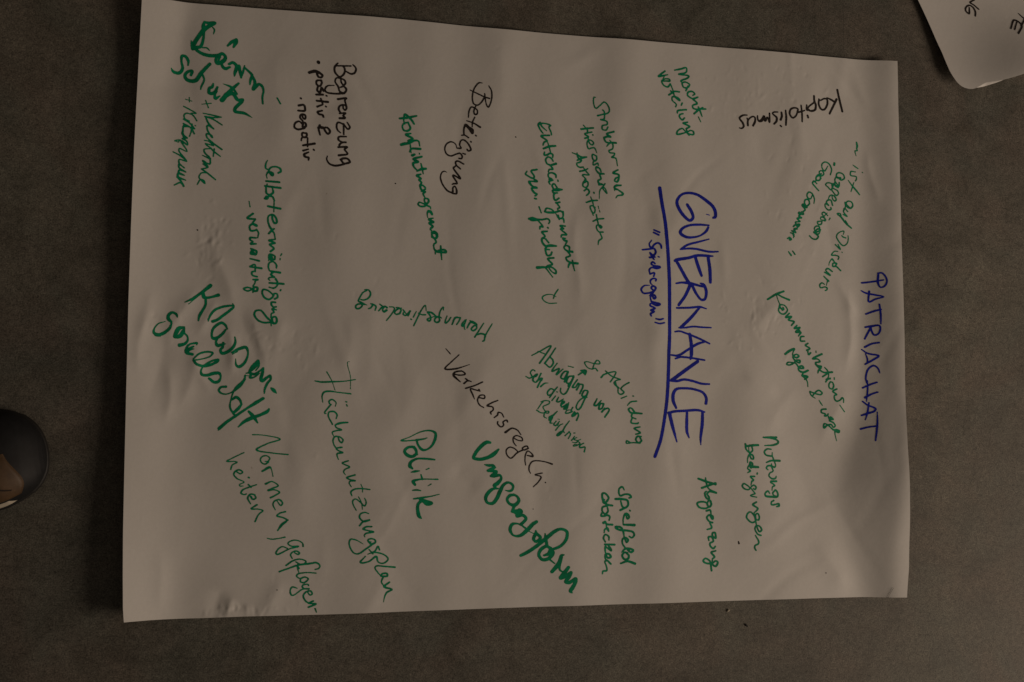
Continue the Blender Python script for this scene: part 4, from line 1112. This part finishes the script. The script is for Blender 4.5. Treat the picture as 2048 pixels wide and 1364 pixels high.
INK.append(('handwriting', 'green slanted words Kommunikationsregeln & -wege', 'green', 'chart', '''
3004,371,21 2909,336,25 2787,265,21
2909,336,20 2988,298,21 3077,267,25
2904,327,11 2923,264,10 2951,197,15
2985,139,23 2950,174,21 2946,197,20 3005,199,16 3050,141,16 3015,95,20 2976,90,18 2930,129,18 2941,183,20
2990,171,16 3000,149,21
3075,101,18 3026,50,20 3104,61,21 3065,20,20 3139,-1,21 3105,-47,18
3178,-45,17 3144,-82,21 3218,-71,18 3164,-127,23 3227,-130,25 3198,-176,13
3173,-118,30 3213,-108,21
3271,-179,18 3232,-184,20 3227,-234,20 3281,-237,18
3325,-264,18 3290,-287,20 3348,-327,20 3309,-350,22
3358,-381,22 3333,-404,17 3319,-350,17
3431,-357,12 3431,-375,12
3509,-392,23 3435,-425,23 3386,-453,20 3454,-457,17 3483,-488,17 3424,-502,20 3434,-529,22 3482,-565,23 3497,-547,22 3453,-538,20 3424,-520,18
3492,-565,22 3462,-597,22 3452,-629,12
3472,-588,20 3530,-619,20 3643,-615,25
3598,-622,22 3514,-673,17
3545,-559,13 3584,-604,17 3593,-672,12 3563,-711,20
3617,-690,18 3563,-712,20
3668,-689,10 3672,-703,12
3018,-401,26 3073,-363,31 3143,-335,21 3123,-381,15 3122,-417,17 3172,-443,21 3201,-424,20 3172,-402,18 3122,-430,18 3142,-470,20 3210,-505,21 3215,-478,23 3161,-479,21 3141,-506,18 3072,-535,18 3037,-526,18 3052,-504,16 3102,-503,16 3161,-515,17 3210,-569,21 3263,-568,22 3244,-545,22 3200,-560,20 3200,-596,20 3258,-622,25 3322,-599,23
3243,-658,20 3316,-675,23 3277,-707,17
3258,-627,18 3243,-658,18
3554,-738,16 3585,-701,20 3616,-697,17
3595,-652,12 3590,-701,12
3667,-700,11 3671,-684,14
3620,-734,17 3598,-766,18 3602,-807,18 3636,-823,18 3659,-790,20 3647,-745,18 3620,-734,17
3702,-822,18 3649,-851,21 3696,-892,18 3669,-904,17 3668,-945,18 3693,-973,18 3737,-961,17 3773,-932,20 3787,-952,17 3786,-989,11
3735,-1022,11 3800,-1103,12
3306,-676,19 3241,-661,18 3293,-705,15 3314,-745,13 3318,-798,10
3412,-939,10 3365,-907,16 3344,-858,16 3391,-874,18 3487,-894,18 3505,-873,18 3461,-841,18 3418,-866,18 3382,-907,15
3464,-963,9 3486,-999,15 3507,-1028,9
3553,-1072,20 3497,-1080,19 3492,-1113,19 3543,-1133,18 3534,-1157,18 3568,-1149,20 3582,-1129,12
3581,-1157,11 3593,-1189,18 3641,-1197,23 3611,-1169,18 3597,-1214,20 3645,-1238,20 3673,-1278,18 3646,-1295,18 3618,-1262,18 3565,-1271,20 3522,-1303,21 3523,-1255,18 3557,-1259,18 3646,-1327,18
3637,-1319,17 3717,-1351,33 3726,-1335,21 3673,-1327,20 3668,-1368,14 3690,-1461,9
'''))
INK.append(('handwriting', 'blue capital word PATRIACHAT along the right edge', 'blue', 'chart', '''
4270,632,16 4319,636,20 4367,578,21 4373,517,21 4338,464,20 4297,456,18 4270,508,25 4276,614,25
4070,509,21 4208,526,21 4337,548,16
4063,411,14 4112,385,21 4204,364,23 4330,335,16 4236,307,20 4156,272,20 4162,403,25
4279,241,18 4290,122,23 4289,-4,14
4298,175,18 4224,158,23 4115,118,21
4102,-48,20 4179,-34,25 4272,-28,21 4279,-87,21 4250,-135,20 4209,-144,21 4177,-87,23 4170,-43,23
4170,-52,25 4126,-131,23 4094,-192,21
4264,-240,20 4182,-253,21 4092,-296,23
4052,-327,14 4128,-375,20 4256,-406,23 4184,-457,23 4091,-510,20
4099,-383,12 4118,-436,18 4121,-488,21
4262,-618,13 4240,-557,20 4191,-527,21 4131,-566,21 4100,-636,21 4093,-696,20 4104,-748,12
4111,-714,12 4110,-818,20 4090,-974,11
4225,-735,18 4158,-757,21 4050,-805,20
4228,-857,18 4152,-883,21 4075,-926,28
4043,-974,18 4104,-1021,20 4192,-1064,23 4174,-1095,21 4099,-1121,25 4022,-1147,20
4118,-991,18 4091,-1121,20 4063,-1203,11
4210,-1103,9 4199,-1267,23 4165,-1456,18
4190,-1280,20 4105,-1289,21 4001,-1315,21
'''))
INK.append(('handwriting', 'green words Nutzungsbedingungen', 'green', 'chart', '''
2879,-1421,24 2777,-1422,27 2701,-1422,18
2701,-1422,17 2805,-1431,19 2896,-1462,22 2902,-1487,23 2846,-1512,24 2720,-1521,11
2803,-1565,17 2747,-1563,19 2712,-1599,20 2739,-1636,20 2816,-1649,20
2820,-1605,9 2819,-1642,15 2849,-1717,18 2862,-1767,15 2848,-1782,20 2800,-1766,23 2758,-1766,19 2737,-1791,18 2757,-1813,15
2920,-1705,27 2801,-1704,22 2738,-1726,14
2807,-1742,13 2810,-1779,19 2826,-1828,15 2784,-1853,15 2770,-1884,17 2811,-1921,20 2859,-1915,18 2867,-1891,12
2869,-1953,23 2796,-1955,22 2793,-1964,19 2844,-2002,19 2816,-2020,15 2808,-2060,10
2828,-2082,17 2856,-2058,19 2887,-2108,22 2876,-2138,24 2793,-2138,26 2725,-2128,24 2716,-2100,20 2753,-2069,18 2777,-2100,11
2883,-2138,19 2835,-2126,19 2818,-2095,17 2829,-2076,17
2631,-1515,25 2549,-1518,28 2476,-1524,23 2463,-1500,18 2463,-1518,19 2475,-1568,19 2522,-1605,19 2556,-1580,18 2549,-1537,19
2506,-1546,8 2512,-1599,11 2541,-1679,20 2568,-1679,19 2555,-1636,22 2515,-1630,19 2491,-1679,14 2491,-1728,9
2628,-1781,27 2527,-1765,32 2528,-1722,23 2554,-1741,22 2534,-1790,19 2514,-1759,19 2491,-1796,16 2524,-1824,20 2490,-1849,11
2617,-1852,17 2613,-1865,17
2580,-1892,18 2527,-1895,19 2566,-1938,19 2546,-1951,19 2532,-1997,9
2536,-2015,13 2572,-1997,18 2599,-2025,19 2585,-2049,18 2565,-2037,13
2585,-2099,17 2545,-2049,14 2479,-1996,18 2440,-1978,18 2420,-2005,19 2453,-2042,19 2505,-2049,15 2536,-2018,11
2585,-2099,15 2528,-2123,16 2604,-2142,14
2829,-2184,19 2797,-2205,18 2800,-2233,20 2848,-2233,19 2897,-2225,22 2900,-2249,22 2868,-2258,17
2602,-2200,19 2555,-2230,22 2618,-2277,20 2604,-2301,18 2568,-2329,11
2593,-2412,15 2626,-2415,19 2637,-2376,18 2617,-2339,19 2590,-2351,18 2590,-2400,18
2571,-2338,11 2589,-2424,18 2543,-2445,19 2498,-2417,19 2472,-2380,19 2492,-2331,18 2525,-2319,18 2570,-2363,18 2589,-2424,17 2598,-2486,14
2598,-2486,15 2634,-2554,20 2664,-2536,20 2641,-2492,19 2595,-2486,18 2578,-2522,17 2614,-2584,19 2654,-2600,19
2584,-2599,14 2627,-2676,19 2620,-2701,19 2581,-2719,18 2574,-2749,18 2590,-2777,17
'''))
INK.append(('handwriting', 'green word Abgrenzung', 'green', 'chart', '''
1862,-1916,24 1960,-1950,28 2081,-1985,26
2081,-1970,24 1990,-1999,24 1905,-2027,24
1955,-1907,14 1960,-1955,18 1990,-2032,18 2087,-2086,24
2087,-2086,24 2000,-2071,22 1974,-2099,20 1999,-2147,22 1989,-2167,18
1964,-2066,14 1943,-2089,22 1963,-2147,22 1994,-2167,22
2009,-2176,22 2024,-2224,24 1998,-2253,24 1973,-2224,20 1989,-2181,20 2019,-2186,20
1988,-2253,20 1962,-2205,20 1905,-2190,22 1843,-2208,22 1863,-2251,22 1946,-2271,22 1993,-2253,22
1961,-2300,22 2008,-2291,22 2020,-2335,16
2008,-2349,20 2038,-2392,32 2044,-2368,22 1997,-2349,22 1966,-2377,22 1996,-2425,20 2036,-2440,22
2007,-2445,20 2025,-2502,20 1969,-2520,16
2078,-2623,22 2041,-2603,20 2037,-2565,22 2068,-2560,22 2078,-2599,22 2078,-2623,22 2026,-2607,24 1984,-2611,20 1989,-2650,16
2026,-2607,18 2046,-2660,20 2004,-2683,20 2004,-2712,20 2045,-2746,22 2071,-2723,18
2076,-2775,18 2018,-2793,22 2059,-2847,22 2038,-2865,16
2033,-2865,14 2032,-2932,20 2073,-2957,24 2100,-2910,22 2074,-2895,20 2032,-2918,20 1959,-2921,22 1912,-2891,22 1939,-2863,20 1996,-2893,22 2018,-3008,22
'''))
INK.append(('handwriting', 'black capitals NG on the curled sheet', 'black', 'curled', '''
5749,4049,20 5755,4112,22 5722,4173,20 5675,4191,20 5628,4157,20 5624,4109,20 5665,4078,24 5677,4161,15
5757,4272,17 5694,4231,20 5745,4199,18 5807,4144,17
'''))
INK.append(('handwriting', 'black capitals TE on the curled sheet', 'black', 'curled', '''
6364,4120,11 6413,4068,17 6480,4011,19
6301,3826,22 6374,3953,24 6285,4019,22 6210,3893,20
6313,3990,17 6260,3880,19
6365,3937,22 6454,4070,19
'''))
INK.append(('fleck', '', 'black', 'chart', '''
2367,-2669,12 2373,-2693,18
-4019,834,13 -4016,831,13
-1829,1464,12 -1826,1463,12
-408,2091,12 -405,2088,12
-41,-1949,13 -39,-1952,13
-192,-2253,10 -189,-2253,10
-3097,-3097,11 -3095,-3097,11
3510,-3068,11 3514,-3069,11
'''))


def spline(p):
    """centripetal Catmull-Rom through the stroke points (x, y, width)"""
    if len(p) < 3:
        n = max(2, int(np.hypot(*(p[-1, :2] - p[0, :2])) / 0.5) + 1)
        return p[0] + (p[-1] - p[0]) * np.linspace(0, 1, n)[:, None]
    e = np.vstack([2 * p[0] - p[1], p, 2 * p[-1] - p[-2]])
    out = []
    for i in range(1, len(e) - 2):
        p0, p1, p2, p3 = e[i - 1:i + 3]
        t0 = 0.0
        t1 = t0 + max(1e-3, np.hypot(*(p1 - p0)[:2]) ** 0.5)
        t2 = t1 + max(1e-3, np.hypot(*(p2 - p1)[:2]) ** 0.5)
        t3 = t2 + max(1e-3, np.hypot(*(p3 - p2)[:2]) ** 0.5)
        n = max(2, int(np.hypot(*(p2 - p1)[:2]) / 0.6) + 1)
        t = np.linspace(t1, t2, n, endpoint=False)[:, None]
        a1 = (t1 - t) / (t1 - t0) * p0 + (t - t0) / (t1 - t0) * p1
        a2 = (t2 - t) / (t2 - t1) * p1 + (t - t1) / (t2 - t1) * p2
        a3 = (t3 - t) / (t3 - t2) * p2 + (t - t2) / (t3 - t2) * p3
        b1 = (t2 - t) / (t2 - t0) * a1 + (t - t0) / (t2 - t0) * a2
        b2 = (t3 - t) / (t3 - t1) * a2 + (t - t1) / (t3 - t1) * a3
        out.append((t2 - t) / (t2 - t1) * b1 + (t - t1) / (t2 - t1) * b2)
    return np.vstack(out + [p[-1:]])

CELL = 0.42
def ink_mesh(strokes, seed):
    """one clean outline for all strokes of a phrase: distance field + marching squares"""
    S = [spline(s) for s in strokes]
    allp = np.vstack(S)
    x0, y0 = allp[:, :2].min(0) - 5; x1, y1 = allp[:, :2].max(0) + 5
    nx, ny = int((x1 - x0) / CELL) + 2, int((y1 - y0) / CELL) + 2
    D = np.full((nx, ny), 9.0, np.float32)
    for s in S:
        for k in range(len(s)):
            cx, cy, w = s[k]; r = max(w * 0.5 + 0.10, 0.32); R = r + 1.2
            i0, i1 = int((cx - R - x0) / CELL), int((cx + R - x0) / CELL) + 2
            j0, j1 = int((cy - R - y0) / CELL), int((cy + R - y0) / CELL) + 2
            gx = x0 + np.arange(i0, i1) * CELL - cx; gy = y0 + np.arange(j0, j1) * CELL - cy
            d = np.sqrt(gx[:, None] ** 2 + gy[None] ** 2) - r
            np.minimum(D[i0:i1, j0:j1], d, out=D[i0:i1, j0:j1])
    rs = np.random.RandomState(seed)
    wob = rs.normal(0, 1, D.shape)
    for _ in range(3):
        wob = (wob + np.roll(wob, 1, 0) + np.roll(wob, -1, 0) + np.roll(wob, 1, 1) + np.roll(wob, -1, 1)) / 5
    D = D + 0.22 * wob.astype(np.float32)
    ins = D < 0
    verts = []; idx = {}
    gx = lambda i: x0 + i * CELL
    gy = lambda j: y0 + j * CELL
    def corner(i, j):
        k = (0, i, j)
        if k not in idx:
            idx[k] = len(verts); verts.append((gx(i), gy(j)))
        return idx[k]
    def hedge(i, j):
        k = (1, i, j)
        if k not in idx:
            a, b = D[i, j], D[i + 1, j]; t = float(a / (a - b))
            idx[k] = len(verts); verts.append((gx(i + t), gy(j)))
        return idx[k]
    def vedge(i, j):
        k = (2, i, j)
        if k not in idx:
            a, b = D[i, j], D[i, j + 1]; t = float(a / (a - b))
            idx[k] = len(verts); verts.append((gx(i), gy(j + t)))
        return idx[k]
    any_in = ins[:-1, :-1] | ins[1:, :-1] | ins[:-1, 1:] | ins[1:, 1:]
    faces = []
    for i, j in zip(*np.nonzero(any_in)):
        c = ((i, j), (i + 1, j), (i + 1, j + 1), (i, j + 1))
        on = [bool(ins[p]) for p in c]
        poly = []
        for q in range(4):
            if on[q]: poly.append(corner(*c[q]))
            if on[q] != on[(q + 1) % 4]:
                poly.append((hedge(i, j), 0)[0] if q == 0 else vedge(i + 1, j) if q == 1 else hedge(i, j + 1) if q == 2 else vedge(i, j))
        if len(poly) >= 3: faces.append(poly)
    return np.array(verts), faces

def make_ink(name, label, colour, sheet, strokes, n):
    vv, ff = ink_mesh(strokes, n)
    hz = surface_height(vv[:, 0], vv[:, 1], _bvc if sheet == 'chart' else _bvh)
    lift = 0.2 if sheet == 'chart' else 0.3
    vz = np.concatenate([vv, (hz + lift)[:, None]], 1) * MM
    o = mesh_obj(name, vz, ff, INK_MAT[colour], chart if sheet == 'chart' else curled, smooth=True)
    if label: o['label'] = label

for n, (name, label, colour, sheet, data) in enumerate(INK):
    strokes = [np.array([[float(c) / 10 for c in t.split(',')] for t in ln.split()]) for ln in data.strip().split('\n')]
    for part in ([[s] for s in strokes] if name == 'fleck' else [strokes]):
        make_ink(name, label, colour, sheet, part, n)

# ------------------------------------------------------------------ the shoe at the left edge
M_RUB = plain('black_rubber', (0.012, 0.0125, 0.0138), 0.6, 0.28, 90, 0.25, 0.12)
M_SOLE = plain('sole_rubber', (0.014, 0.013, 0.012), 0.6, 0.4, 120, 0.25, 0.2)
M_LEATHER = plain('brown_leather', (0.088, 0.049, 0.021), 0.55, 0.4, 70, 0.3, 0.25)
M_TRIM = plain('pale_welt', (0.50, 0.45, 0.36), 0.6, 0.3, 150, 0.12, 0.1)
M_THREAD = plain('dark_thread', (0.03, 0.02, 0.015), 0.7, 0.2)

D_K = [0, 0.5, 1.5, 3.5, 7, 12, 18, 25, 34, 45, 58, 75, 120, 180, 235, 268, 282, 288]
HW_K = [2, 8, 13.5, 20, 27, 33.5, 39, 43.5, 47.5, 50.5, 52.5, 53, 48, 42, 42, 36, 24, 3]
HT_K = [14, 17, 20, 24, 29, 34, 39, 43.5, 47.5, 51, 54, 58, 78, 92, 96, 94, 78, 40]
CY_K = [0, 0, 0, 0, 0.5, 0.5, 1, 1, 1, 0, 0, 0, 0, 2, 3, 3, 3, 3]
def prof(d, ks):
    i = np.linspace(0, 288, 400); v = np.interp(i, D_K, ks)
    k = np.exp(-(np.arange(-14, 15) / 6.0) ** 2); k /= k.sum()
    s = np.convolve(np.pad(v, 14, mode='edge'), k, 'valid')
    b = np.clip((i - 14) / 18.0, 0, 1)
    return float(np.interp(d, i, v * (1 - b) + s * b))
def shoe_pt(d, th, off=0.0):
    """d mm behind the toe tip, th angle from straight up (positive to the right of the shoe)"""
    hw = prof(d, HW_K) + off; ht = prof(d, HT_K) + off; cy = prof(d, CY_K)
    a = math.radians(th)
    e = 0.78
    sx = math.copysign(abs(math.sin(a)) ** e, math.sin(a)); cx = max(0.0, math.cos(a)) ** e if math.cos(a) > 0 else -0.12 * abs(math.cos(a))
    return (-d, cy - hw * sx, 12 + (ht - 12) * cx)

shoe = bpy.data.objects.new('shoe', None); COLL.objects.link(shoe)
shoe.location = (-0.5505, -0.1590, 0.0)
shoe.rotation_euler = (0, 0, math.radians(9))
tag(shoe, 'toe of a black rubber shoe with a brown leather side, standing left of the sheet', 'shoe')

ds = np.interp(np.linspace(0, 1, 140), np.linspace(0, 1, len(D_K)), D_K)
ths = np.linspace(-100, 100, 49)
sv = [shoe_pt(d, t) for d in ds for t in ths]
upper_faces = []
for i in range(len(ds) - 1):
    for j in range(len(ths) - 1):
        if 135 < ds[i] < 262 and abs(ths[j]) < 42: continue      # the opening for the foot
        k = i * len(ths) + j
        upper_faces.append((k, k + len(ths), k + len(ths) + 1, k + 1))
upper = mesh_obj('upper', np.array(sv) * MM, upper_faces, M_RUB, shoe, smooth=True)
so = upper.modifiers.new('thickness', 'SOLIDIFY'); so.thickness = 0.003; so.offset = -1

def patch(name, d_fun, th0, th1, d1, off, mat, n=40, mth=24, label=None, parent=None):
    vs = []
    for i in range(n):
        for j in range(mth):
            th = th0 + (th1 - th0) * j / (mth - 1)
            dd = d_fun(th) + (d1 - d_fun(th)) * (i / (n - 1)) ** 1.3
            edge = min(i / 2.0, j / 1.5, (mth - 1 - j) / 1.5, 1.0)
            vs.append(shoe_pt(dd, th, 0.3 + off * edge))
    o = mesh_obj(name, np.array(vs) * MM, grid_faces(n, mth), mat, parent or shoe, smooth=True)
    if label: o['label'] = label
    return o
def side_front(t):
    q = (t + 2) / 59.0
    return 39.0 - 15.0 * math.sin(math.pi / 2 * min(1.0, q / 0.62)) + 14.0 * max(0.0, q - 0.72)
side = patch('side_panel', side_front, -2, 57, 150, 1.8, M_LEATHER, label='brown leather side panel')
seam_v = []
for k in range(40):
    q = k / 39.0
    for w in (-0.8, 0.0, 0.8):
        seam_v.append(shoe_pt(84 - 48 * q + w, 2 + 36 * q ** 0.8 + w * 0.8, 2.5 + (0.25 if w == 0 else 0)))
mesh_obj('seam', np.array(seam_v) * MM, grid_faces(40, 3), M_THREAD, side, smooth=True)
patch('welt', lambda t: 33.0 + (74 - t) * 0.6, 60.5, 73, 200, 1.4, M_TRIM, mth=8, label='pale welt along the sole')
# sole: the shoe's outline, a little wider, with a thickness
outl = [(d, -1) for d in ds] + [(d, 1) for d in ds[::-1]]
so_v = []; ns = len(outl)
for z, g in ((0.5, 0.4), (5, 1.6), (13, 1.5), (15.5, 0.4)):
    for d, sgn in outl:
        hw = prof(d, HW_K) + g; cy = prof(d, CY_K)
        dd = d - g * (1 if d < 20 else -1 if d > 270 else 0) * 0.8
        so_v.append((-dd, cy - sgn * hw, z))
so_f = [(r * ns + i, r * ns + (i + 1) % ns, (r + 1) * ns + (i + 1) % ns, (r + 1) * ns + i) for r in range(3) for i in range(ns)]
so_f += [tuple(range(ns))[::-1], tuple(range(3 * ns, 4 * ns))]
mesh_obj('sole', np.array(so_v) * MM, so_f, M_SOLE, shoe, smooth=True)

# ------------------------------------------------------------------ a hair on the lower edge of the sheet
hv = []; hp = [(430.0, -338.6), (431.5, -334.5), (433.5, -331.0), (436.0, -326.0)]
for (x, y) in hp:
    z = float(paper_height(np.array([x]), np.array([y]))[0]) + 0.5
    hv += [(x - 0.16, y, z), (x + 0.16, y, z), (x, y, z + 0.25)]
hf = []
for i in range(len(hp) - 1):
    for a in range(3):
        b = (a + 1) % 3
        hf.append((i * 3 + a, i * 3 + b, i * 3 + 3 + b, i * 3 + 3 + a))
tag(mesh_obj('hair', np.array(hv) * MM, hf, M_THREAD), 'short dark hair lying across the lower right border of the large sheet', 'hair')

# ------------------------------------------------------------------ crumbs on the floor below the sheet
def crumb(label, loc, size, mat, seed):
    rs = np.random.RandomState(seed); bm = bmesh.new()
    bmesh.ops.create_icosphere(bm, subdivisions=2, radius=1.0)
    for vtx in bm.verts:
        vtx.co *= 1 + rs.uniform(-0.28, 0.28)
        vtx.co.x *= size[0]; vtx.co.y *= size[1]; vtx.co.z *= size[2]
    me = bpy.data.meshes.new('crumb'); bm.to_mesh(me); bm.free(); me.materials.append(mat)
    o = bpy.data.objects.new('crumb', me); COLL.objects.link(o)
    o.location = (loc[0], loc[1], size[2] * 0.8); o.rotation_euler = (0, 0, rs.uniform(0, 3))
    tag(o, label, 'crumb')
crumb('pale grey crumb on the floor just below the lower edge of the large sheet', CRUMB_A, (0.0022, 0.0014, 0.0010), M_TRIM, 3)
crumb('dark crumb on the floor below the large sheet, beside the pale crumb', CRUMB_B, (0.0024, 0.0013, 0.0008), M_SOLE, 8)

sc.render.resolution_x = 1024
sc.render.resolution_y = 682
